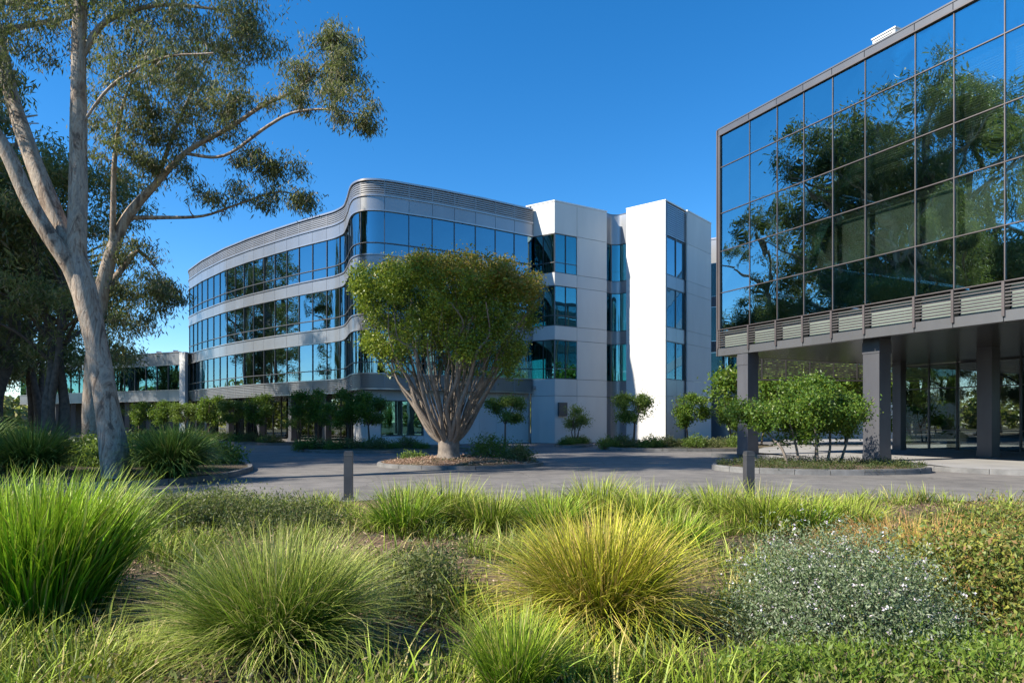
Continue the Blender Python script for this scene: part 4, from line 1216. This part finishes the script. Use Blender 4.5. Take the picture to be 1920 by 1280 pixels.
# ------------------------------------------------------------------ small ornamental trees
def small_tree_mesh(seed, H, R, trunks, ntar, per, L, W, leafm, clear=0.38, bark=None, sq=0.7, spread=.16):
    rng = np.random.default_rng(seed); limbs = []
    for k in range(trunks):
        az = rng.uniform(0, 2 * math.pi); d = np.array([math.cos(az), math.sin(az), 0])
        b = d * (0.12 * (trunks > 1)); r0 = 0.055 if trunks == 1 else 0.04
        fk = H * clear
        limbs.append([[*b, r0 * 1.3], [*(b + d * .05 + [0, 0, fk * .5]), r0], [*(b + d * .12 + [0, 0, fk]), r0 * .85]])
        for m in range(5 if trunks == 1 else 3):
            a2 = rng.uniform(0, 2 * math.pi); rr_ = R * rng.uniform(.3, .8)
            s = b + d * .12 + [0, 0, fk]
            limbs.append([[*s, r0 * .6], [*(s + [math.cos(a2) * rr_ * .45, math.sin(a2) * rr_ * .45, (H - fk) * .35]), r0 * .4], [*(s + [math.cos(a2) * rr_, math.sin(a2) * rr_, (H - fk) * rng.uniform(.5, .85)]), .01]])
    bl = []
    for k in range(17):
        d = unit(rng.normal(size=3)); rad = rng.uniform(.3, 1.1)
        c = np.array([0, 0, H * (clear * .8 + 1) / 2]) + d * rad * np.array([R * .85, R * .85, H * (1 - clear * .8) / 2 * .85])
        s = R * rng.uniform(.16, .36); bl.append((c, (s, s, s * sq), s * s))
    tg = gappy(rng, in_blobs(rng, bl, int(ntar * 2.0)), 5.0 * 1.2 / R, 0.0)
    return tree_meshes(rng, 'small', limbs, tg, dict(per=per, spread=spread, L=L, W=W, droop=.2), bark or M['dark_bark'], leafm, 0.05, dict(r0=.008), 8)
S1 = small_tree_mesh(41, 2.7, 1.15, 1, 260, 26, 0.10, 0.055, M['small'])
S2 = small_tree_mesh(42, 3.1, 1.4, 1, 300, 26, 0.11, 0.06, M['small'], .4)
S3 = small_tree_mesh(43, 2.6, 1.0, 3, 160, 22, 0.10, 0.05, M['small'], .3)
SD = small_tree_mesh(44, 3.3, 1.35, 1, 340, 24, 0.12, 0.065, M['bigbush'], .32)
def on(xp, d): return ((xp - 960) / 1250 * d, d)
smalls = [
    (S2, 1188, 40.5, 0.2, 1.08, 'small airy tree against the sunlit white tower face'),
    (SD, 1290, 40.5, 1.2, 1.0, 'round headed small tree on the tower corner with yellow green leaves'),
    (SD, 1372, 41.5, 2.2, 1.0, 'small tree half hidden behind the large bush by the columns'),
    (S3, 1078, 44.0, 0.5, 1.05, 'thin multi stemmed small tree against the shaded white block'),
    (S2, 947, 41.5, 2.9, 1.05, 'small spreading tree behind the vase shaped tree, by the white ground floor wall'),
    (SD, 652, 37.0, 0.9, 1.02, 'leafy small tree on the bed before the rounded corner'),
    (S2, 693, 38.5, 3.9, 0.98, 'thin greyish small tree right of the leafy one before the rounded corner'),
    (SD, 592, 43.0, 4.4, 1.12, 'wide small tree left of the corner bed, in front of the recessed glazing'),
    (S3, 560, 46.5, 1.4, 1.05, 'narrow small tree under the edge of the curved wing'),
    (SD, 484, 49.0, 2.6, 1.1, 'small tree with rounded crown between the two widest columns'),
    (S2, 442, 51.0, 0.4, 1.05, 'small loose tree below the curved wing, third from its left end'),
    (SD, 394, 54.0, 3.1, 1.12, 'dense small tree beside the second column of the curved wing'),
    (S2, 350, 57.5, 5.2, 1.05, 'small tree in front of the white pier where the two wings meet'),
    (SD, 306, 60.0, 1.7, 1.05, 'small tree under the low wing, next to the white pier tree'),
    (SD, 262, 62.0, 2.1, 1.05, 'small tree under the low wing, nearest the leaning trunk'),
    (S1, 205, 64.0, 0.1, 1.2, 'small tree under the low wing, hidden behind the leaning trunk'),
]
for g, xp, d, rz, sc, lab in smalls:
    x, y = on(xp, d)
    place_tree('small_tree', g, (x, y, 0.12), lab, 'tree', 'small ornamental trees before the buildings', rz, sc)

# large bright bush by the columns
rng = np.random.default_rng(51)
bd = 22.4
limbs = []
for (xp, lean) in ((1543, .1), (1527, -.2), (1560, .6), (1500, -.5), (1470, -1.0), (1590, 1.0)):
    x = (xp - 960) / 1250 * bd; yy = bd + rng.uniform(-.5, .6)
    limbs.append([[x, yy, .1, .05], [x + lean * .2, yy, .7, .04], [x + lean * .7, yy + rng.normal() * .3, 1.5, .03], [x + lean * 1.3, yy + rng.normal() * .4, 2.4, .012]])
bl = []
for k in range(64):
    d = unit(rng.normal(size=3)); rad = rng.uniform(.3, .95) ** .6
    c = np.array([9.95, bd + .1, 1.95]) + d * rad * np.array([2.0, 1.35, 1.02])
    if c[0] < 8.7 and c[2] > 2.5: c[2] -= .5
    s = rng.uniform(.25, .6); bl.append((c + rng.normal(size=3) * [.25, .15, .12], (s, s, s * .7), s))
tg = gappy(rng, in_blobs(rng, bl, 2300), 4.0, -.2)
ms = tree_meshes(rng, 'bush', limbs, tg, dict(per=34, spread=.16, L=.10, W=.05, droop=.3), M['tan_bark'], M['bigbush'], .03, dict(r0=.008), 8)
place_tree('large_bush', ms, (0, 0, 0), 'large rounded bright green bush on thin stems in the kerbed planter by the columns', 'bush')
# sunlit greenery seen through under the glass building
HB = small_tree_mesh(52, 5.5, 2.4, 2, 420, 26, .18, .10, M['bigbush'], .15, spread=.25)
for i, (x, y, rz, sc) in enumerate([(15.4, 41.6, 0, 1.3), (18.4, 42.4, 2.1, 1.45), (21.6, 43.4, 1.3, 1.4), (24.6, 44.6, 2.2, 1.2), (28.5, 46, 3.0, 1.2), (33.5, 47.5, 4, 1.25)]):
    place_tree('courtyard_tree', HB, (x, y, 0.1), ['first', 'second', 'third', 'fourth', 'fifth', 'sixth'][i] + ' courtyard tree from the white tower, seen through the undercroft', 'tree', 'courtyard trees behind the undercroft', rz, sc)

# ------------------------------------------------------------------ shrubs and grass clumps
def blades(rng, n, R, H, W, spread, curve, segs=5, base_r=0.25, wjit=.4):
    """clump of blades; returns V,F,t"""
    az = rng.uniform(0, 2 * np.pi, n)
    rb_ = base_r * np.sqrt(rng.uniform(0, 1, n))
    k = rng.uniform(0, 1, n) ** 0.8
    th0 = spread * k * 0.55 + rng.normal(size=n) * .05
    kap = curve * (0.25 + k) * rng.uniform(.6, 1.3, n)
    L = H * rng.uniform(.42, 1.12, n) * (1 + .18 * k)
    s = np.linspace(0, 1, segs + 1)
    th = th0[:, None] + kap[:, None] * s[None] ** 1.5
    th = th + np.cumsum(rng.normal(size=(n, segs + 1)) * .07, 1)
    ds = L[:, None] / segs
    rad = np.concatenate([np.zeros((n, 1)), np.cumsum(np.sin(th[:, 1:]) * ds, 1)], 1)
    zz = np.concatenate([np.zeros((n, 1)), np.cumsum(np.cos(th[:, 1:]) * ds, 1)], 1)
    wob = rng.normal(size=n)[:, None] * .22 * s[None] ** 1.5
    a2 = az[:, None] + wob
    x = np.cos(az)[:, None] * rb_[:, None] + np.cos(a2) * rad
    y = np.sin(az)[:, None] * rb_[:, None] + np.sin(a2) * rad
    zz = np.maximum(zz, 0.01 * rng.uniform(0, 3, (n, 1)))
    tw = az + np.pi / 2 + rng.normal(size=n) * .7
    w = W * rng.uniform(1 - wjit, 1 + wjit, n)[:, None] * np.array([(1 - .15 * (1 - u)) * (1 - u ** 2.2) + .04 for u in s])[None]
    sx = np.cos(tw)[:, None] * w / 2; sy = np.sin(tw)[:, None] * w / 2
    V = np.empty((n, segs + 1, 2, 3))
    V[:, :, 0] = np.stack([x - sx, y - sy, zz], -1); V[:, :, 1] = np.stack([x + sx, y + sy, zz], -1)
    m = (segs + 1) * 2
    f = np.array([[2 * i, 2 * i + 1, 2 * i + 3, 2 * i + 2] for i in range(segs)])
    F = (np.arange(n)[:, None, None] * m + f[None]).reshape(-1, 4)
    tt = np.broadcast_to(s[None, :, None], (n, segs + 1, 2)).ravel()
    return V.reshape(-1, 3), F, tt

def clump(name, x, y, n, R, H, W, spread, curve, mat, label, cat='grass clump', group=None, seed=0, base_r=.25, segs=5, z=None):
    rng = np.random.default_rng(seed + 100)
    V, F, t = blades(rng, n, R, H, W, spread, curve, segs, base_r)
    me = fast_mesh(name, V, F, mat, False, {'t': t})
    o = link_mesh(name, me)
    o.location = (x, y, float(fgz(x, y)) if z is None else z)
    tag(o, label, cat, group)
    return o

def pxg(xp, yp):   # ground point seen at pixel
    d = (EYE - .1) * 1250 / (yp - 790.0)
    return (xp - 960) / 1250 * d, d
x, y = pxg(70, 1170)
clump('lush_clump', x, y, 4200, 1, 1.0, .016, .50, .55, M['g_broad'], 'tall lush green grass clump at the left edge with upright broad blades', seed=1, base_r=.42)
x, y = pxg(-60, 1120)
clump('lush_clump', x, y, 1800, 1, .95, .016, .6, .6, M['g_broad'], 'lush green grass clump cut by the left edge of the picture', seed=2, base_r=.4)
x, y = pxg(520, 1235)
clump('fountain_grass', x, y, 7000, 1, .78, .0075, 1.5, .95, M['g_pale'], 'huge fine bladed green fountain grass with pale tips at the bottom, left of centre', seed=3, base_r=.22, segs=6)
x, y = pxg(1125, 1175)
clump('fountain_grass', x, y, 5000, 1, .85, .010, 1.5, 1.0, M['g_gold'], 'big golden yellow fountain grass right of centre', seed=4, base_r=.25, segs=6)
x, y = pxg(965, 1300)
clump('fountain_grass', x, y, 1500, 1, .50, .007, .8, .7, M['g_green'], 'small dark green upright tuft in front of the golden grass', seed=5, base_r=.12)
mids = [(760, 1000, .95), (840, 985, 1.0), (920, 995, .9), (1040, 1000, .95), (1120, 975, 1.05), (1210, 990, .95), (1260, 1040, .8), (1350, 985, .95), (1430, 1000, .95), (1510, 1005, .85), (1590, 1000, .75)]
mid_lab = ['leftmost strap leaf clump in the middle row, right of the free standing bollard', 'full strap leaf clump in front of the round island', 'lime tinged strap leaf clump in front of the island shrubs',
           'strap leaf clump left of and behind the golden grass', 'tallest strap leaf clump, directly behind the golden grass', 'strap leaf clump behind the right side of the golden grass', 'low loose strap clump sprawling right of the golden grass',
           'strap leaf clump left of the bollard in the grass', 'strap leaf clump right in front of the bollard in the grass', 'strap leaf clump behind the silver shrub', 'short strap leaf clump at the end of the middle row, before the bronze shrub']
for i, (xp, yp, h) in enumerate(mids):
    x, y = pxg(xp, yp)
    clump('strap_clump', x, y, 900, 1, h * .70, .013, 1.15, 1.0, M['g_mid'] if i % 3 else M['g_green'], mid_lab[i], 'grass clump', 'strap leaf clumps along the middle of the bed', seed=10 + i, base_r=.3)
# clumps on the left island
x, y = pxg(305, 905)
for i, (x, y, h, n, lab) in enumerate([(-8.95, 17.5, 1.45, 3400, 'dark green strap leaf mound right of the leaning trunk'), (-12.9, 17.9, 1.5, 3000, 'dark green strap leaf mound left of the leaning trunk'),
                                 (-15.2, 18.6, 1.7, 3000, 'dark green strap leaf mound furthest left on the tree island'), (-9.9, 20.0, 1.35, 1800, 'dark green strap leaf mound behind the leaning trunk')]):
    clump('strap_mound', x, y, n, 1, h, .026, 1.2, 1.3, M['g_dark'], lab, 'plant', 'dark strap leaf mounds on the tree island', seed=40 + i, base_r=.3, z=.15)

def shrub(name, x, y, z, rx, ry, rz_, nclump, per, L, W, mat, label, seed, cat='shrub', group=None, spread=.07, flowers=0, up=.0, twig=True):
    rng = np.random.default_rng(seed)
    d = unit(rng.normal(size=(nclump, 3))); d[:, 2] = np.abs(d[:, 2])
    rad = rng.uniform(.35, 1, (nclump, 1)) ** .5 * (1 + .12 * rng.normal(size=(nclump, 1)))
    tg = d * rad * np.array([rx, ry, rz_])
    r = empty(name, (x, y, z)); tag(r, label, cat, group)
    V, F = leaves(rng, tg, per, spread, L, W, droop=-up)
    link_mesh('foliage', fast_mesh(name + '_f', V, F, mat), r)
    polys = []
    for k in range(min(nclump, 160)):
        t_ = tg[k]; b = np.array([t_[0] * .15, t_[1] * .15, 0])
        u = np.linspace(0, 1, 4)[:, None]
        p = b + (t_ - b) * u + np.sin(u * np.pi) * rng.normal(size=3) * .05
        polys.append(np.hstack([p, (.008 * (1 - u * .7))]))
    V, F = tubes(polys); link_mesh('stems', fast_mesh(name + '_s', V, F, M['dark_bark']), r)
    if flowers:
        k = rng.integers(0, nclump, flowers); top = tg[k] * rng.uniform(.98, 1.1, (flowers, 1)); top = top[top[:, 2] > .35 * rz_]
        V, F = leaves(rng, top, 4, .008, .018, .012, droop=-.3)
        link_mesh('flowers', fast_mesh(name + '_fl', V, F, M['petal']), r)
    return r
x, y = pxg(1570, 1210)
shrub('silver_shrub', x, y, .06, .76, .70, .80, 1700, 28, .024, .009, M['silver'], 'low rounded silver grey shrub dotted with tiny white flowers', 60, flowers=600, up=.5)
x, y = pxg(1845, 1160)
shrub('bronze_shrub', x, y, .08, .85, .7, .66, 1100, 26, .042, .018, M['redbush'], 'loose bronze and green shrub at the right edge', 61, spread=.10, up=.4)
x, y = pxg(1730, 1045)
clump('rust_grass', x, y, 1900, 1, .46, .007, 1.5, .7, M['g_rust'], 'low rust and yellow tinged grass mat behind the silver shrub', seed=62, base_r=.75)
x, y = pxg(1620, 1060)
clump('rust_grass', x, y, 1100, 1, .38, .007, 1.5, .7, M['g_rust'], 'small rust tinged grass mat right behind the top of the silver shrub', seed=64, base_r=.5)
x, y = pxg(1890, 1020)
shrub('bronze_shrub', x, y, .08, .9, .6, .42, 600, 24, .045, .018, M['redbush'], 'yellow flecked shrub at the right edge beside the road kerb', 63, spread=.12, up=.9)
for i, (xp, yp, rx, h, n, lab) in enumerate([(300, 1005, .8, .5, 420, 'low grey green shrub at the left end beside the kerb'), (400, 995, .9, .55, 480, 'low grey green shrub between the kerb and the pale fountain grass'),
                                   (520, 1000, .9, .5, 420, 'low grey green shrub just left of the free standing bollard'), (790, 1135, .45, .42, 260, 'small grey green shrub between the two fountain grasses')]):
    x, y = pxg(xp, yp)
    shrub('grey_green_shrub', x, y, .08, rx, .55, h, n, 26, .05, .014, M['hedge'], lab, 70 + i, group='low grey green shrubs in the bed', spread=.09, up=.7)
limes = [(1450, 1290, .35, .35, 'lime green leafy plant in front of the silver shrub, left side'), (1600, 1290, .5, .38, 'lime green leafy plant in front of the silver shrub, right side'), (1850, 1290, .6, .42, 'lime green leafy plant in the bottom right corner'),
         (1760, 1245, .35, .3, 'lime green leafy plant between the silver and the bronze shrub'), (130, 1290, .55, .42, 'pale green leafy plant in the bottom left corner'), (250, 1240, .4, .3, 'pale green leafy plant left of the pale fountain grass'), (830, 1290, .4, .22, 'pale green leafy plant between the fountain grass and the dark tuft')]
for i, (xp, yp, rx, h, lab) in enumerate(limes):
    x, y = pxg(xp, yp)
    if i < 4:
        shrub('leafy_plant', x, y, .06, rx * 1.05, rx * .6, h * .7, int(620 * rx), 15, .045, .012, M['lime'], lab, 210 + i, 'plant', 'pale leafy plants along the bottom', spread=.06, up=1.0)
        continue
    rngc = np.random.default_rng(200 + i)
    V, F, t_ = blades(rngc, int(2600 * rx), 1, h * .8, .010, 1.3, 1.0, 4, rx * .8)
    o = link_mesh('leafy_plant', fast_mesh('leafy_plant', V, F, M['g_mid'], False, {'t': t_})); o.location = (x, y, .06)
    tag(o, lab, 'plant', 'pale leafy plants along the bottom')

# ground cover and litter over the bed, clear of the road
rng = np.random.default_rng(80)
def scatter(n, x0, x1, y0, y1, dens=None):
    X = rng.uniform(-1, 1, n); Y = y0 + (y1 - y0) * rng.uniform(0, 1, n) ** .9
    X = X * (Y * .80 + .6)
    Yk = np.minimum(Y, FG_EDGE(X) - .2)
    if dens is not None:
        keep = rng.uniform(size=n) < dens(X, Yk); X = X[keep]; Yk = Yk[keep]
    return X, Yk
cov = lambda X, Y: np.clip(.2 + 1.6 * hnoise(X * 1.3, Y * 1.3, 4.0), .04, 1)
X, Y = scatter(9500, -12, 12, 2.6, 12.6, cov)
tg = np.stack([X, Y, fgz(X, Y) + rng.uniform(.0, .12, len(X))], 1)
V, F = leaves(rng, tg, 24, .07, .05, .014, droop=-.8)
tag(link_mesh('ground_cover', fast_mesh('ground_cover', V, F, M['cover'])), 'low mixed ground cover creeping over the mulch', 'ground cover', kind='stuff')
X, Y = scatter(13000, -12, 12, 2.6, 12.6, lambda X, Y: np.clip(.12 + 1.9 * hnoise(X * 1.1, Y * 1.1, 7.0), .03, 1))
V0, F0, t0 = blades(rng, 60, 1, .26, .008, 1.2, .8, 3, .06)
nb_ = len(X); sc = rng.uniform(.5, 1.6, nb_); ang = rng.uniform(0, 6.28, nb_)
sel = [rng.permutation(60)[:12] for _ in range(8)]
VV = []; FF = []; TT = []; base_ = 0
V0r = V0.reshape(60, 8, 3); t0r = t0.reshape(60, 8)
f1 = np.array([[0, 1, 3, 2], [2, 3, 5, 4], [4, 5, 7, 6]])
for i in range(nb_):
    s_ = sel[i % 8]; v = V0r[s_] * sc[i]; c_, s2 = math.cos(ang[i]), math.sin(ang[i])
    w = np.stack([v[..., 0] * c_ - v[..., 1] * s2 + X[i], v[..., 0] * s2 + v[..., 1] * c_ + Y[i], v[..., 2] + fgz(X[i], Y[i])], -1)
    VV.append(w.reshape(-1, 3)); TT.append(t0r[s_].ravel()); FF.append((np.arange(12)[:, None, None] * 8 + f1[None]).reshape(-1, 4) + base_); base_ += 96
tag(link_mesh('weed_grass', fast_mesh('weed_grass', np.vstack(VV), np.vstack(FF), M['g_mid'], False, {'t': np.concatenate(TT)})), 'thin weedy grass growing between the shrubs', 'grass', kind='stuff')
X, Y = scatter(26000, -12, 12, 2.6, 12.7)
P = np.stack([X, Y, fgz(X, Y) + .012], 1); A = unit(rng.normal(size=P.shape) * [1, 1, .25]); B = unit(np.cross(A, rng.normal(size=P.shape) * .4 + [0, 0, 1]))
V, F = leaf_quads(P, A, B, rng.uniform(.03, .11, len(P)), rng.uniform(.008, .022, len(P)))
tag(link_mesh('leaf_litter', fast_mesh('leaf_litter', V, F, M['chips'])), 'dry leaves and bark chips lying on the bed', 'leaf litter', kind='stuff')
# bark chips on the round island
th_ = rng.uniform(0, 6.28, 5000); rr_ = np.sqrt(rng.uniform(0, 1, 5000)) * .93
P = np.stack([-1.9 + 3.05 * rr_ * np.cos(th_), 24.6 + 2.5 * rr_ * np.sin(th_), .10 + .22 * (1 - rr_ ** 2) + .02], 1)
A = unit(rng.normal(size=P.shape) * [1, 1, .4]); B = unit(np.cross(A, rng.normal(size=P.shape) * .4 + [0, 0, 1]))
V, F = leaf_quads(P, A, B, rng.uniform(.04, .12, len(P)), rng.uniform(.02, .04, len(P)))
tag(link_mesh('bark_chips', fast_mesh('bark_chips', V, F, M['chips'])), 'orange brown bark chips covering the round island', 'bark mulch', kind='stuff')

# shrubs on the islands and beds
def lowshrub(x, y, rx, ry, h, lab, seed, mat='hedge', n=None, group=None, L=.09, W=.035):
    shrub('low_shrub', x, y, .1, rx, ry, h, n or int(160 * rx * ry + 60), 22, L, W, M[mat], lab, seed, group=group, spread=.10, up=.4)
lowshrub(-.75, 24.9, .95, .7, .95, 'dark green shrub right of the trunk on the round island', 90, 'bigbush')
lowshrub(.25, 24.4, .6, .6, .62, 'low spreading shrub at the right end of the round island', 91, 'hedge')
lowshrub(-3.7, 25.1, .55, .4, .32, 'thin low greenery at the left end of the round island', 92, 'small', 50)
k = 0
G = 'low shrubs filling the kerbed beds'
spots = []
for d0, d1, n, poly in ((33.8, 36.0, 8, isl_b), (36.5, 39.0, 11, isl_t), (45.5, 58, 14, isl_w)):
    pass
for i, xp in enumerate(np.linspace(572, 790, 9)):
    x, y = on(xp, 35.6 + .5 * math.sin(i * 2)); spots.append((x, y, .7, .6, .55 + .15 * math.sin(i * 3), 'hedge' if i % 2 else 'small'))
for i, xp in enumerate(np.linspace(1140, 1385, 10)):
    x, y = on(xp, 38.2 + .5 * math.sin(i * 1.7)); spots.append((x, y, .62, .55, .6 + .12 * math.sin(i * 2.3), 'hedge' if i % 3 else 'small'))
for i in range(16):
    u = i / 15; x = -34.5 + u * 18.0; y = 61.5 - u * 15.2 + .4 * math.sin(i * 2); spots.append((x, y, .8, .6, .6 + .15 * math.sin(i * 2.1), 'hedge' if i % 2 else 'small'))
for i in range(4): spots.append((3.5 + i * .45, 42.6 + i * 1.1, .5, .5, .5, 'small'))
proto = {}; proto_i = {}
for i, (x, y, rx, ry, h, m) in enumerate(spots):
    key = m
    if key not in proto:
        proto_i[key] = i
        proto[key] = shrub('low_shrub', x, y, .1, rx, ry, h, 130, 20, .09, .035, M[m], 'low clipped shrub in one of the kerbed beds by the buildings', 95 + len(proto), group=G, spread=.10, up=.4)
    else:
        c = copy_tree(proto[key]); c.location = (x, y, .1); c.rotation_euler = (0, 0, i * 1.1)
        s = h / .6; c.scale = (s * 1.05, s, s)
    ordn = ['first', 'second', 'third', 'fourth', 'fifth', 'sixth', 'seventh', 'eighth', 'ninth', 'tenth', 'eleventh', 'twelfth', 'thirteenth', 'fourteenth', 'fifteenth', 'sixteenth']
    if i < 9: lab = ordn[i] + ' low shrub from the left on the bed before the rounded corner'
    elif i < 19: lab = ordn[i - 9] + ' low shrub from the left on the bed before the white tower'
    elif i < 35: lab = ordn[i - 19] + ' low shrub from the left in the long bed under the curved wing'
    else: lab = ordn[i - 35] + ' low shrub from the left in the narrow bed by the shaded white block'
    (proto[key] if i in proto_i.values() and proto_i.get(key) == i else c)['label'] = lab
# green mass on the left island behind the mounds
for i, (x, y, rx, ry, h, m, lab) in enumerate([(-13.0, 21.5, 1.8, 1.2, .95, 'small', 'leafy green hedge behind the mounds left of the trunk'), (-16.5, 21.5, 2.0, 1.2, 1.05, 'small', 'leafy green hedge at the left edge behind the tall lush grass'),
                                        (-19.5, 25.5, 2.4, 1.3, 1.2, 'hedge', 'leafy hedge at the feet of the dark trees'), (-11.2, 23.6, 1.6, 1.0, .75, 'bigbush', 'low yellow green shrubs just behind the right hand mound'), (-14.8, 27.5, 2.2, 1.2, .9, 'bigbush', 'pale green shrubs at the back of the tree island')]):
    shrub('hedge_shrub', x, y, .15, rx, ry, h, 520, 26, .11, .05, M[m], lab, 120 + i, spread=.15, up=.4)
# ground cover in the right planter
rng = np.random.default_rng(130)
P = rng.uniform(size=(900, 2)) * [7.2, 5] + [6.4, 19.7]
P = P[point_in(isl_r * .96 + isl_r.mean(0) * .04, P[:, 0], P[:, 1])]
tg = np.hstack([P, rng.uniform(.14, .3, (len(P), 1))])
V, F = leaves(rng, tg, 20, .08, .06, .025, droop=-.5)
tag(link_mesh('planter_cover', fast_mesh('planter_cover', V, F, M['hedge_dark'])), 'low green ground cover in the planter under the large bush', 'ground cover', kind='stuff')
# distant ring of trees, added all round to block bright horizon reflections, one mass
rng = np.random.default_rng(140)
c = []
for i in range(420):
    a = rng.uniform(0, 2 * math.pi); rr_ = rng.uniform(115, 150)
    c.append(((math.sin(a) * rr_, 20 + math.cos(a) * rr_, rng.uniform(1.5, 6.5)), (6, 6, 3.6), 1))
tg = in_blobs(rng, c, 13000)
V, F = leaves(rng, tg, 9, .7, 1.2, .8)
tag(link_mesh('far_trees', fast_mesh('far_trees', V, F, M['euc_dark'])), 'far off ring of trees, added all round to block the bright horizon', 'tree line', kind='stuff')
